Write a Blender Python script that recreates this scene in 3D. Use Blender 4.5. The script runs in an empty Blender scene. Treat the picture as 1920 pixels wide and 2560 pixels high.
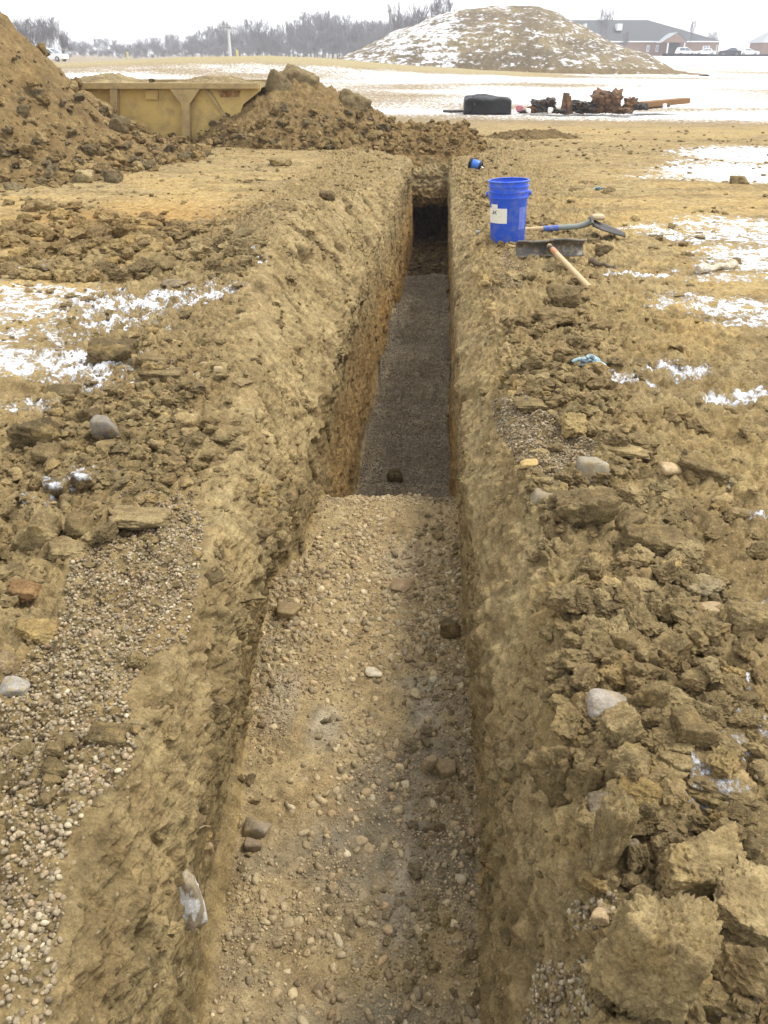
import bpy, bmesh, math, random
import numpy as np
from mathutils import Vector, Matrix, Euler
from concurrent.futures import ThreadPoolExecutor
R = math.radians
PI = math.pi
scene = bpy.context.scene
COL = scene.collection
RES = 1.0          # density of the ground sheet

# ------------------------------------------------------------------ camera, sky, sun, exposure
CAMZ = 1.15
PITCH, YAW, FPX = 28.4, 3.69, 2128.0
cam_d = bpy.data.cameras.new('camera')
cam = bpy.data.objects.new('camera', cam_d); COL.objects.link(cam)
cam_d.sensor_fit = 'VERTICAL'; cam_d.sensor_height = 36.0; cam_d.lens = 36.0*FPX/2560.0
cam_d.clip_start = 0.02; cam_d.clip_end = 3000
cam.location = (0, 0, CAMZ)
cam.rotation_euler = (R(90-PITCH), 0, R(YAW))
scene.camera = cam

SUN_EL, SUN_AZ = 60.0, 75.0        # azimuth measured clockwise from +Y
world = bpy.data.worlds.new('World'); scene.world = world; world.use_nodes = True
wn = world.node_tree; wn.nodes.clear()
w_out = wn.nodes.new('ShaderNodeOutputWorld'); w_bg = wn.nodes.new('ShaderNodeBackground')
w_sky = wn.nodes.new('ShaderNodeTexSky'); w_sky.sky_type = 'NISHITA'; w_sky.sun_disc = False
w_sky.sun_elevation = R(SUN_EL); w_sky.sun_rotation = R(SUN_AZ)
w_sky.air_density = 1.0; w_sky.dust_density = 1.5; w_sky.ozone_density = 1.0
w_hs = wn.nodes.new('ShaderNodeHueSaturation'); w_hs.inputs['Saturation'].default_value = 0.22
w_bg.inputs['Strength'].default_value = 0.085
w_mx = wn.nodes.new('ShaderNodeMix'); w_mx.data_type = 'RGBA'; w_mx.inputs[0].default_value = .6; w_mx.inputs[7].default_value = (10.5, 10.6, 10.9, 1)   # even cloud layer over the clear sky
wn.links.new(w_sky.outputs[0], w_hs.inputs['Color']); wn.links.new(w_hs.outputs[0], w_mx.inputs[6]); wn.links.new(w_mx.outputs[2], w_bg.inputs['Color'])
wn.links.new(w_bg.outputs[0], w_out.inputs['Surface'])
sun_d = bpy.data.lights.new('sun', 'SUN'); sun = bpy.data.objects.new('sun', sun_d); COL.objects.link(sun)
sun_d.energy = 1.5; sun_d.angle = R(18); sun_d.color = (1.0, 0.96, 0.88)
_az, _el = R(SUN_AZ), R(SUN_EL)
sun.rotation_euler = Vector((math.sin(_az)*math.cos(_el), math.cos(_az)*math.cos(_el), math.sin(_el))).to_track_quat('Z', 'Y').to_euler()
scene.view_settings.view_transform = 'Standard'; scene.view_settings.look = 'None'
scene.view_settings.exposure = 1.27; scene.view_settings.gamma = 1.0
scene.cycles.max_bounces = 6; scene.cycles.diffuse_bounces = 4; scene.cycles.volume_bounces = 0
scene.cycles.use_adaptive_sampling = True
scene.cycles.use_denoising = True

# ------------------------------------------------------------------ pixel <-> world (photograph shown 1659 px wide)
S = 1920.0/1659.0
_cm = cam.rotation_euler.to_matrix()
CAM = Vector((0, 0, CAMZ))
def ray(px, py):
    v = _cm @ Vector(((px*S-960)/FPX, -(py*S-1280)/FPX, -1.0))
    return v
def at(px, py, z=0.0):
    v = ray(px, py); t = (z-CAMZ)/v.z
    return CAM + v*t
def at_y(px, py, Y):
    v = ray(px, py); return CAM + v*(Y/v.y)
def depth(p):
    return -((_cm.inverted() @ (Vector(p)-CAM)).z)
_MI = np.array(_cm.inverted(), dtype=np.float64)
def project(P):
    q = (P - np.array(CAM)) @ _MI.T
    z = -q[..., 2]; zz = np.where(z > .02, z, np.nan)
    return (q[..., 0]/zz*FPX+960)/S, (-q[..., 1]/zz*FPX+1280)/S, z
def mpp(p):                         # metres per shown pixel at a point
    return depth(p)*S/FPX

# ------------------------------------------------------------------ noise
_rng0 = np.random.default_rng(5)
_G = _rng0.normal(size=(256, 3)).astype(np.float32); _G /= np.linalg.norm(_G, axis=1)[:, None]
_PM = _rng0.permutation(256).astype(np.int32); _PM = np.concatenate([_PM, _PM, _PM])
_POOL = ThreadPoolExecutor(4)
def _pn(P, seed):
    P = P + np.float32(seed*17.31)
    I = np.floor(P).astype(np.int32); F = (P-I).astype(np.float32)
    I &= 255
    W = F*F*F*(F*(F*6-15)+10)
    out = 0
    for dx in (0, 1):
        wx = W[:, 0] if dx else 1-W[:, 0]
        hx = _PM[(I[:, 0]+dx) & 255]
        for dy in (0, 1):
            wy = wx*(W[:, 1] if dy else 1-W[:, 1])
            hy = _PM[hx+((I[:, 1]+dy) & 255)]
            for dz in (0, 1):
                g = _G[_PM[hy+((I[:, 2]+dz) & 255)]]
                d = g[:, 0]*(F[:, 0]-dx)+g[:, 1]*(F[:, 1]-dy)+g[:, 2]*(F[:, 2]-dz)
                out = out + wy*(W[:, 2] if dz else 1-W[:, 2])*d
    return out*1.5
def noise(P, seed=0):
    sh = P.shape[:-1]; Q = np.ascontiguousarray(P.reshape(-1, 3), dtype=np.float32)
    n = len(Q); ch = [Q[i:i+120000] for i in range(0, n, 120000)]
    r = list(_POOL.map(lambda q: _pn(q, seed), ch)) if len(ch) > 1 else [_pn(Q, seed)]
    return np.concatenate(r).reshape(sh)
def fbm(P, scale, octv=4, seed=0, gain=.5, lac=2.1, billow=False):
    a = 1.0; s = scale; t = 0; n = 0
    for o in range(octv):
        v = noise(P*np.float32(s), seed+o*3)
        if billow: v = np.abs(v)*2-.62
        t = t+a*v; n += a; a *= gain; s *= lac
    return t/n
def sstep(a, b, x):
    t = np.clip((x-a)/(b-a), 0, 1); return t*t*(3-2*t)

# ------------------------------------------------------------------ mesh helpers
def mesh_np(name, V, F, col=None, snow=None, smooth=True, mat=None, parent=None, link=True):
    me = bpy.data.meshes.new(name)
    V = np.asarray(V, dtype=np.float32); F = np.asarray(F, dtype=np.int32); k = F.shape[1]
    me.vertices.add(len(V)); me.vertices.foreach_set('co', V.ravel())
    me.loops.add(F.size); me.loops.foreach_set('vertex_index', F.ravel())
    me.polygons.add(len(F)); me.polygons.foreach_set('loop_start', np.arange(0, F.size, k, dtype=np.int32))
    me.polygons.foreach_set('loop_total', np.full(len(F), k, dtype=np.int32))
    me.update(calc_edges=True)
    me.polygons.foreach_set('use_smooth', np.full(len(F), smooth))
    if col is not None:
        a = me.attributes.new('col', 'FLOAT_COLOR', 'POINT')
        c = np.ones((len(V), 4), dtype=np.float32); c[:, :3] = col; a.data.foreach_set('color', c.ravel())
    if snow is not None:
        a = me.attributes.new('snow', 'FLOAT', 'POINT'); a.data.foreach_set('value', np.asarray(snow, dtype=np.float32))
    if mat: me.materials.append(mat)
    o = bpy.data.objects.new(name, me)
    if link: COL.objects.link(o)
    if parent: o.parent = parent
    return o
def tag(o, label=None, cat=None, group=None, kind=None):
    if label: o['label'] = label
    if cat: o['category'] = cat
    if group: o['group'] = group
    if kind: o['kind'] = kind
    return o
def empty(name, loc, rot=(0, 0, 0)):
    o = bpy.data.objects.new(name, None); COL.objects.link(o); o.empty_display_size = .1
    o.location = loc; o.rotation_euler = rot; return o
class MB:
    """collects shapes, links them as one mesh"""
    def __init__(s): s.bm = bmesh.new()
    def box(s, a, b, bev=0, M=None):
        c = [(x+y)/2 for x, y in zip(a, b)]; d = [abs(y-x) for x, y in zip(a, b)]
        m = Matrix.Translation(c) @ Matrix.Diagonal((*d, 1))
        r = bmesh.ops.create_cube(s.bm, size=1, matrix=m); vs = r['verts']
        if bev:
            es = list({e for v in vs for e in v.link_edges})
            rb = bmesh.ops.bevel(s.bm, geom=es, offset=bev, segments=2, affect='EDGES', profile=.5)
            vs = list({v for f in rb['faces'] for v in f.verts} | {v for v in vs if v.is_valid})
        if M: bmesh.ops.transform(s.bm, matrix=M, verts=[v for v in vs if v.is_valid])
        return s
    def tube(s, pts, r, n=10, cap=True):
        pts = [Vector(p) for p in pts]; rr = r if isinstance(r, (list, tuple)) else [r]*len(pts)
        rings = []; up = Vector((0, 0, 1)); prev = None
        for i, p in enumerate(pts):
            t = (pts[min(i+1, len(pts)-1)]-pts[max(i-1, 0)]).normalized()
            if prev is None:
                a = t.cross(up);  a = t.cross(Vector((1, 0, 0))) if a.length < .1 else a
            else: a = prev-t*prev.dot(t)
            a.normalize(); prev = a; b = t.cross(a)
            rings.append([s.bm.verts.new(p+(a*math.cos(2*PI*k/n)+b*math.sin(2*PI*k/n))*rr[i]) for k in range(n)])
        for i in range(len(rings)-1):
            for k in range(n):
                s.bm.faces.new((rings[i][k], rings[i][(k+1) % n], rings[i+1][(k+1) % n], rings[i+1][k]))
        if cap:
            s.bm.faces.new(rings[0][::-1]); s.bm.faces.new(rings[-1])
        return s
    def lathe(s, prof, n=40, M=None, closed=False):
        rings = []; new = []
        for (r, z) in prof:
            ring = [s.bm.verts.new((r*math.cos(2*PI*k/n), r*math.sin(2*PI*k/n), z)) for k in range(n)] if r > 1e-6 else [s.bm.verts.new((0, 0, z))]
            rings.append(ring); new += ring
        for A, B in zip(rings[:-1], rings[1:]):
            for k in range(n):
                q = [A[k % len(A)], A[(k+1) % n % len(A)], B[(k+1) % n % len(B)], B[k % len(B)]]
                q2 = []
                for v in q:
                    if v not in q2: q2.append(v)
                if len(q2) > 2: s.bm.faces.new(q2)
        if M: bmesh.ops.transform(s.bm, matrix=M, verts=new)
        return s
    def prism(s, poly, y0, y1, M=None):
        """polygon in XZ extruded along Y"""
        A = [s.bm.verts.new((x, y0, z)) for x, z in poly]; B = [s.bm.verts.new((x, y1, z)) for x, z in poly]
        s.bm.faces.new(A); s.bm.faces.new(B[::-1]); n = len(poly)
        for k in range(n): s.bm.faces.new((A[k], B[k], B[(k+1) % n], A[(k+1) % n]))
        if M: bmesh.ops.transform(s.bm, matrix=M, verts=A+B)
        return s
    def poly(s, pts): s.bm.faces.new([s.bm.verts.new(p) for p in pts]); return s
    def build(s, name, mat, parent=None, smooth=False):
        bmesh.ops.recalc_face_normals(s.bm, faces=s.bm.faces)
        me = bpy.data.meshes.new(name); s.bm.to_mesh(me); s.bm.free()
        if smooth:
            for p in me.polygons: p.use_smooth = True
            try: me.set_sharp_from_angle(angle=R(40))
            except Exception: pass
        me.materials.append(mat); o = bpy.data.objects.new(name, me); COL.objects.link(o)
        if parent: o.parent = parent
        return o
_ICO = {}
def ico(n):
    if n not in _ICO:
        b = bmesh.new(); bmesh.ops.create_icosphere(b, subdivisions=n, radius=1)
        V = np.array([v.co[:] for v in b.verts], dtype=np.float32); F = np.array([[v.index for v in f.verts] for f in b.faces], dtype=np.int32)
        b.free(); _ICO[n] = (V, F)
    return _ICO[n]

# ------------------------------------------------------------------ materials
def mat_new(name):
    m = bpy.data.materials.new(name); m.use_nodes = True
    nt = m.node_tree; b = nt.nodes['Principled BSDF']
    return m, nt, b
def N(nt, typ, **kw):
    n = nt.nodes.new(typ)
    for k, v in kw.items():
        if k in n.inputs: n.inputs[k].default_value = v
        else: setattr(n, k, v)
    return n
def mixc(nt, a, b, f, mode='MIX'):
    n = nt.nodes.new('ShaderNodeMix'); n.data_type = 'RGBA'; n.blend_type = mode
    for s_, v in ((0, f), (6, a), (7, b)):
        if hasattr(v, 'is_linked'): nt.links.new(v, n.inputs[s_])
        elif isinstance(v, (int, float)): n.inputs[s_].default_value = v
        else: n.inputs[s_].default_value = (*v, 1)
    return n.outputs[2]
def mth(nt, op, a, b=0.0, clamp=False):
    n = nt.nodes.new('ShaderNodeMath'); n.operation = op; n.use_clamp = clamp
    for i, v in enumerate((a, b)):
        if hasattr(v, 'is_linked'): nt.links.new(v, n.inputs[i])
        else: n.inputs[i].default_value = v
    return n.outputs[0]
def ramp(nt, v, stops):
    n = nt.nodes.new('ShaderNodeValToRGB'); e = n.color_ramp.elements
    while len(e) < len(stops): e.new(.5)
    for q, (p, c) in zip(e, stops):
        q.position = p; q.color = (*c, 1) if isinstance(c, tuple) else (c, c, c, 1)
    nt.links.new(v, n.inputs[0]); return n.outputs[0]
def soil_mat(name, lo=22.0, hi=170.0, bump=.8, snow=True, vari=(.50, 1.42), speck=.5, rough=.93):
    m, nt, b = mat_new(name)
    tc = N(nt, 'ShaderNodeTexCoord'); co = tc.outputs['Object']
    at_ = N(nt, 'ShaderNodeAttribute', attribute_name='col')
    n1 = N(nt, 'ShaderNodeTexNoise', Scale=lo, Detail=9.0, Roughness=.68); nt.links.new(co, n1.inputs['Vector'])
    n2 = N(nt, 'ShaderNodeTexNoise', Scale=hi, Detail=6.0, Roughness=.75); nt.links.new(co, n2.inputs['Vector'])
    n3 = N(nt, 'ShaderNodeTexNoise', Scale=lo*.28, Detail=5.0, Roughness=.6); nt.links.new(co, n3.inputs['Vector'])
    c = mixc(nt, at_.outputs['Color'], ramp(nt, n1.outputs['Fac'], [(.28, vari[0]), (.72, vari[1])]), 1.0, 'MULTIPLY')  # dark crumb shadows put into the colour, with damp and dry tone
    c = mixc(nt, c, ramp(nt, n2.outputs['Fac'], [(.3, .58), (.7, 1.36)]), 1.0, 'MULTIPLY')
    c = mixc(nt, c, ramp(nt, n3.outputs['Fac'], [(.3, (.86, .80, .74)), (.7, (1.12, 1.14, 1.14))]), 1.0, 'MULTIPLY')
    vo = N(nt, 'ShaderNodeTexVoronoi', Scale=hi*.55); nt.links.new(co, vo.inputs['Vector'])
    sp = N(nt, 'ShaderNodeSeparateColor'); nt.links.new(vo.outputs['Color'], sp.inputs[0])
    small = mth(nt, 'LESS_THAN', vo.outputs['Distance'], .30)
    pick = mth(nt, 'GREATER_THAN', sp.outputs[0], .90)
    msk = mth(nt, 'MULTIPLY', mth(nt, 'MULTIPLY', small, pick), speck)
    c = mixc(nt, c, (.46, .38, .25), msk)
    hgt = mth(nt, 'ADD', mth(nt, 'MULTIPLY', n1.outputs['Fac'], 1.0), mth(nt, 'MULTIPLY', n2.outputs['Fac'], .28))
    hgt = mth(nt, 'ADD', hgt, mth(nt, 'MULTIPLY', msk, .15))
    if snow:
        sa = N(nt, 'ShaderNodeAttribute', attribute_name='snow')
        mp = N(nt, 'ShaderNodeMapping'); mp.inputs['Scale'].default_value = (1.0, .75, .35); nt.links.new(co, mp.inputs['Vector'])
        s1 = N(nt, 'ShaderNodeTexNoise', Scale=9.0, Detail=12.0, Roughness=.78); nt.links.new(mp.outputs[0], s1.inputs['Vector'])
        sf = mth(nt, 'ADD', sa.outputs['Fac'], mth(nt, 'MULTIPLY', mth(nt, 'SUBTRACT', s1.outputs['Fac'], .5), 2.6))
        sf = mth(nt, 'SUBTRACT', sf, mth(nt, 'MULTIPLY', mth(nt, 'SUBTRACT', n1.outputs['Fac'], .5), 1.7))
        has = mth(nt, 'GREATER_THAN', sa.outputs['Fac'], .02)
        sf = mth(nt, 'MULTIPLY', ramp(nt, sf, [(.42, 0.0), (.66, 1.0)]), has)
        c = mixc(nt, c, (.88, .90, .94), sf)
        hgt = mth(nt, 'ADD', hgt, mth(nt, 'MULTIPLY', sf, .25))
        rr = mth(nt, 'SUBTRACT', rough, mth(nt, 'MULTIPLY', sf, .25)); nt.links.new(rr, b.inputs['Roughness'])
    else: b.inputs['Roughness'].default_value = rough
    bp = N(nt, 'ShaderNodeBump', Strength=bump, Distance=.034); nt.links.new(hgt, bp.inputs['Height'])
    nt.links.new(bp.outputs[0], b.inputs['Normal'])
    nt.links.new(c, b.inputs['Base Color']); b.inputs['Specular IOR Level'].default_value = .18
    return m
M = {}
M['soil'] = soil_mat('soil')
M['clod'] = soil_mat('clod_soil', lo=30, hi=190, bump=.9, speck=.35)
M['farsoil'] = soil_mat('pile_soil', lo=14, hi=90, bump=1.0, speck=.5)
M['pebble'] = soil_mat('pebble_stone', lo=40, hi=260, bump=.25, snow=False, vari=(.8, 1.18), speck=0, rough=.75)
def plain(name, c, rough=.6, vary=.12, scale=8.0, metal=0, dirt=None, dirt_at=(.55, .7), bump=0, spec=.4):
    m, nt, b = mat_new(name); tc = N(nt, 'ShaderNodeTexCoord')
    n1 = N(nt, 'ShaderNodeTexNoise', Scale=scale, Detail=7.0, Roughness=.65); nt.links.new(tc.outputs['Object'], n1.inputs['Vector'])
    col = mixc(nt, tuple(x*(1-vary) for x in c), tuple(min(1, x*(1+vary)) for x in c), n1.outputs['Fac'])
    if dirt:
        n2 = N(nt, 'ShaderNodeTexNoise', Scale=scale*1.7, Detail=8.0, Roughness=.7); n2.inputs['Vector'].default_value = (3, 1, 2)
        mp = N(nt, 'ShaderNodeMapping'); mp.inputs['Location'].default_value = (4.3, 1.7, 9.1); nt.links.new(tc.outputs['Object'], mp.inputs[0]); nt.links.new(mp.outputs[0], n2.inputs['Vector'])
        col = mixc(nt, col, dirt, ramp(nt, n2.outputs['Fac'], [(dirt_at[0], 0.0), (dirt_at[1], 1.0)]))
    nt.links.new(col, b.inputs['Base Color']); b.inputs['Roughness'].default_value = rough; b.inputs['Metallic'].default_value = metal
    b.inputs['Specular IOR Level'].default_value = spec
    if bump:
        bp = N(nt, 'ShaderNodeBump', Strength=bump, Distance=.01); nt.links.new(n1.outputs['Fac'], bp.inputs['Height']); nt.links.new(bp.outputs[0], b.inputs['Normal'])
    return m

# soil colours (linear albedo)
OCHRE = np.array([.415, .312, .140]); TAN = np.array([.35, .278, .148]); BROWN = np.array([.245, .190, .098])
DARK = np.array([.145, .112, .060]); ORANGE = np.array([.36, .215, .070]); GREY = np.array([.240, .210, .155]); PALE = np.array([.44, .37, .25])
def lerp3(a, b, t): return a*(1-t[..., None])+b*t[..., None]

# ------------------------------------------------------------------ GROUND SHEET with the trench in it
def zfield(X, Y):
    z = np.clip((Y-18)*.0042, 0, .42)
    z = z + np.exp(-((Y-47)/8.0)**2)*np.interp(X, [-60, -25, -19, -13, -9, -5, -1.4, 4, 8], [.35, .45, .52, .80, .86, .68, .40, .1, 0])
    z = z - .25*sstep(150, 300, Y) - (.50+.5*sstep(-.40, -.33, X/np.maximum(Y, 1)))*sstep(56, 85, Y)*sstep(6, -4, X-.02*(Y-60))
    return z
st = np.array([-2, .3, 1.0, 1.6, 2.2, 2.72, 2.95, 3.4, 4.2, 5.2, 6.2, 7.2, 8.5, 10, 12.3, 14])
L = {
 'c2x': [-.53, -.55, -.575, -.60, -.64, -.68, -.70, -.80, -.95, -1.03, -1.0, -.88, -.68, -.56, -.50, -.50],
 'c2z': [.0, .0, .02, .01, .0, .02, .02, .04, .07, .14, .25, .10, .03, -.02, -.14, -.1],
 'c3x': [-.49, -.50, -.515, -.545, -.57, -.585, -.585, -.59, -.60, -.62, -.60, -.56, -.52, -.50, -.478, -.478],
 'c3z': [-.18, -.18, -.16, -.15, -.2, -.26, -.28, -.32, -.32, -.30, -.28, -.22, -.16, -.14, -.22, -.2],
 'c4x': [-.49, -.49, -.51, -.57, -.65, -.68, -.575, -.565, -.57, -.575, -.55, -.52, -.485, -.47, -.466, -.466],
 'c5x': [.075, .075, .08, .10, .085, .06, .055, .05, .035, .03, .03, .03, .03, .03, .03, .03],
 'c6x': [.15, .15, .13, .105, .085, .07, .065, .06, .05, .05, .045, .04, .04, .035, .035, .035],
 'c6z': [-.25, -.25, -.25, -.22, -.2, -.2, -.2, -.2, -.18, -.15, -.12, -.1, -.1, -.12, -.22, -.2],
 'c7x': [.23, .23, .24, .25, .25, .25, .26, .27, .24, .22, .28, .22, .16, .12, .08, .08],
 'c7z': [.0, .0, .02, .04, .05, .05, .06, .06, .06, .07, .08, .05, .0, -.02, -.14, -.1],
}
fst = [-2, 0, 2.3, 2.72, 2.95, 3.3, 3.47, 3.75, 4.3, 5.05, 5.4, 5.75, 6.15, 6.5, 6.95, 7.3, 7.55, 7.9, 8.2, 9.0, 9.9, 10.2, 10.7, 14]
fz = [-.72, -.70, -.70, -.65, -.645, -.60, -.65, -1.00, -1.31, -1.34, -1.22, -1.23, -1.20, -1.07, -1.09, -1.06, -.95, -.93, -1.10, -1.13, -1.10, -1.22, -1.26, -1.26]
YEND = 13.25
# rows
ys = [-.9]; 
while ys[-1] < 14.2: ys.append(ys[-1]+max(.0028, .0022*(max(ys[-1], 0)+1.0))/RES)
while ys[-1] < 650: ys.append(ys[-1]+.018*ys[-1]/RES)
Yr = np.array(ys); NR = len(Yr)
segs = [150, 190, 120, 150, 170, 100, 80, 280, 150]
segs = [max(8, int(s*RES)) for s in segs]
SEG0 = np.concatenate([[0], np.cumsum(segs)]); NC = SEG0[-1]+1
for k_ in ('c2', 'c3', 'c6', 'c7'): L[k_+'x'] = [x+.0348*(CAMZ-z) for x, z in zip(L[k_+'x'], L[k_+'z'])]
for k_ in ('c4x', 'c5x'): L[k_] = [x+.0348*(CAMZ-float(np.interp(y, [-2, 3.4, 4.2, 14], [-.7, -.62, -1.3, -1.22]))) for x, y in zip(L[k_], st)]
I = lambda k: np.interp(Yr, st, L[k])
floor = np.interp(Yr, fst, fz)
xs = [-(5+.95*np.maximum(Yr, 0)), I('c2x')-1.0, I('c2x'), I('c3x'), I('c4x'), I('c5x'), I('c6x'), I('c7x'), I('c7x')+1.45, 5+.95*np.maximum(Yr, 0)]
zc = [None, None, I('c2z'), I('c3z'), floor, floor, I('c6z'), I('c7z'), None, None]
tfar = sstep(14.0, 60, Yr)
GX = np.zeros((NR, NC)); GZ = np.zeros((NR, NC)); BK = np.zeros((NR, NC))
for s in range(9):
    n = segs[s]; t = np.arange(n+(s == 8))/n
    if s == 0: t = 1-(1-t)**2.0
    if s == 8: t = t**2.0
    sl = slice(SEG0[s], SEG0[s]+len(t))
    GX[:, sl] = xs[s][:, None]*(1-t)+xs[s+1][:, None]*t
    za, zb = zc[s], zc[s+1]
    if za is None and zb is None: continue
    if za is None: GZ[:, sl] = zb[:, None]*(sstep(0, 1, t)**1.3)[None]
    elif zb is None: GZ[:, sl] = za[:, None]*(1-sstep(0, 1, t**.8))[None]
    else: GZ[:, sl] = za[:, None]*(1-t)+zb[:, None]*t
u_all = np.linspace(-1, 1, NC)
GX = GX*(1-tfar[:, None]) + tfar[:, None]*(u_all[None]*(5+.95*np.maximum(Yr, 0))[:, None])
GY = np.repeat(Yr[:, None], NC, 1)
def smooth_cols(A, it, lo, hi):
    for _ in range(it):
        A[:, lo+1:hi-1] = A[:, lo+1:hi-1]*.5+.25*(A[:, lo:hi-2]+A[:, lo+2:hi])
smooth_cols(GX, 10, SEG0[1], SEG0[8]); smooth_cols(GZ, 10, SEG0[1], SEG0[8])
# round the bank crests more than the foot of the walls
for it in range(60):
    for c in (SEG0[2], SEG0[7]):
        a, b_ = c-60, c+60
        GZ[:, a+1:b_-1] = GZ[:, a+1:b_-1]*.5+.25*(GZ[:, a:b_-2]+GZ[:, a+2:b_])
_fq = np.stack([GX[:, SEG0[4]:SEG0[5]+1], GY[:, SEG0[4]:SEG0[5]+1], 0*GY[:, SEG0[4]:SEG0[5]+1]], -1).astype(np.float32)
_wy = .13*fbm(_fq, 2.2, 3, 141)+.05*fbm(_fq, 9, 3, 143)
_e = np.sin(PI*np.linspace(0, 1, SEG0[5]+1-SEG0[4]))[None]**.5
GZ[:, SEG0[4]:SEG0[5]+1] += _e*(np.interp(_fq[..., 1]+_wy, fst, fz)-floor[:, None]+.22*fbm(_fq, 1.1, 3, 191)*(sstep(3.9, 4.5, Yr)*sstep(10.2, 9.6, Yr))[:, None])
FW = np.zeros((NR, NC)); FW[:, SEG0[4]:SEG0[5]+1] = _wy
wend = sstep(YEND-.06, YEND+.12, Yr)[:, None]
GZ = GZ*(1-wend)+zfield(GX, GY)
# terrain undulation of the worked field
P0 = np.stack([GX, GY, GZ], -1).astype(np.float32)
def grid_normals(P):
    du = np.gradient(P, axis=1); dv = np.gradient(P, axis=0)
    n = np.cross(du, dv); n /= np.maximum(np.linalg.norm(n, axis=-1, keepdims=True), 1e-9)
    return n
NRM = grid_normals(P0)
colidx = np.arange(NC)
segof = np.searchsorted(SEG0, colidx, side='right')-1
def ramp_seg(a, b, c, d):      # 1 between columns b..c, fading to a and d
    return np.interp(colidx, [a, b, c, d], [0, 1, 1, 0])[None]
k30 = int(30*RES); k60 = int(60*RES)
wallL = ramp_seg(SEG0[2]-k30, SEG0[3]-k30//2, SEG0[4]-k30//2, SEG0[4])
wallR = ramp_seg(SEG0[5], SEG0[5]+k30//3, SEG0[6], SEG0[7])
slopeL = ramp_seg(SEG0[2]-k30, SEG0[2]+k30//2, SEG0[3], SEG0[3]+k30)
floorM = ramp_seg(SEG0[4]-4, SEG0[4]+6, SEG0[5]-6, SEG0[5]+4)
bankL = ramp_seg(SEG0[1]-k30, SEG0[2]-int(150*RES), SEG0[2], SEG0[3]-k30)
bankR = ramp_seg(SEG0[7]-k60, SEG0[7], SEG0[7]+int(150*RES), SEG0[8])
field = 1-np.clip(wallL+wallR+floorM+slopeL, 0, 1)
near = sstep(17, 12.5, Yr)[:, None]
trn = near*(1-wend)
D = np.zeros((NR, NC), dtype=np.float32)
vP = P0*np.array([1, 1, .5], dtype=np.float32)
lump = fbm(P0, 3.2, 4, 1); mid = fbm(P0, 11, 4, 7); fine = fbm(P0, 42, 3, 13); bil = fbm(P0, 9, 4, 21, billow=True); bil2 = fbm(P0, 26, 3, 27, billow=True)
streak = fbm(P0*np.array([1, 1, .28], dtype=np.float32), 14, 4, 31); holes = fbm(vP, 6.5, 3, 37)
D += field*near*(.022*lump+.014*mid+.009*fine)
D += field*near*(bankL+bankR)*(.045*bil+.024*bil2+.02*lump+.008*fine)
wl = wallL*trn
deepw = sstep(2.6, 4.2, GY)
low = fbm(P0, 1.6, 3, 44)
groove = fbm(P0*np.array([0, 1, .06], dtype=np.float32), 16, 4, 171)
D += wl*(.05*low+.030*lump+.004*streak+.020*deepw*streak+.010*fine+.007*mid+.014*groove*sstep(-.1,-.4,GZ)+.014*bil2*sstep(-.1,.3,low)+.020*bil*sstep(.0,.3,mid)-(.03+.035*deepw)*sstep(.15, .42, holes))
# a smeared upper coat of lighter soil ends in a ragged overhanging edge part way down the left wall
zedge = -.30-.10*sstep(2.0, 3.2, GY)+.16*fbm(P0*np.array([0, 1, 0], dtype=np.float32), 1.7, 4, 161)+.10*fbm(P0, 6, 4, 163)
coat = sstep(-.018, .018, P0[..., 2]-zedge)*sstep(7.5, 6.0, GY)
D += wallL*trn*(.028*coat-.014)*sstep(7.5, 6.0, GY)
D += wallR*trn*sstep(2.4, 1.6, GY)*(.022*bil+.02*lump)
D += slopeL*trn*(.04*low+.028*lump+.016*bil2*sstep(-.1,.3,lump)+.010*fine+.008*mid+.024*bil*sstep(-.05,.25,mid)-.035*sstep(.2,.5,holes))
D += wallR*trn*(.03*low+.028*lump+.008*groove+.010*fine+.007*mid+.018*bil*sstep(-.05,.25,mid)+.008*bil+.006*bil2-.03*sstep(.2, .5, holes))
D += floorM*trn*(.014*lump+.008*mid+.006*bil2+.003*fine)
D += floorM*trn*sstep(3.7, 4.0, GY)*sstep(10.2, 9.8, GY)*(.035*low+.02*lump+.03*np.sin(GY*3.1+2*low))
dirtfl = floorM*sstep(10.0, 10.4, Yr)[:, None]*trn
D += dirtfl*(.05*bil+.02*lump)
D += (1-near)*(.05*fbm(P0, .35, 4, 41)*sstep(14, 30, Yr)[:, None])
# shallow wheel ruts and scrape marks running across the field
rut = np.sin((GX*1.0+GY*2.6)*2.2+2*fbm(P0, .5, 2, 51))
D += field*near*.010*rut*(1-bankL)*(1-bankR)
# small sharp ledge under the gravelled near-left bank
D *= 1-wend*np.exp(-((GX+.25)/.8)**2)*.0
PG = P0+NRM*D[..., None]
NRM = grid_normals(PG)
PX, PY, PD = project(PG.astype(np.float64))
def hit(px, py, rad=5.0):
    d2 = (PX-px)**2+(PY-py)**2
    m = d2 < rad*rad
    if not m.any():
        if rad > 60: return at(px, py, 0), Vector((0, 0, 1))
        return hit(px, py, rad*1.8)
    dm = np.where(m, PD, 1e9); dmin = dm.min()
    sc = np.where(m & (PD < dmin*1.04+.02), d2, 1e9); i = np.unravel_index(np.argmin(sc), sc.shape)
    return Vector(PG[i].astype(float)), Vector(NRM[i].astype(float))

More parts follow.
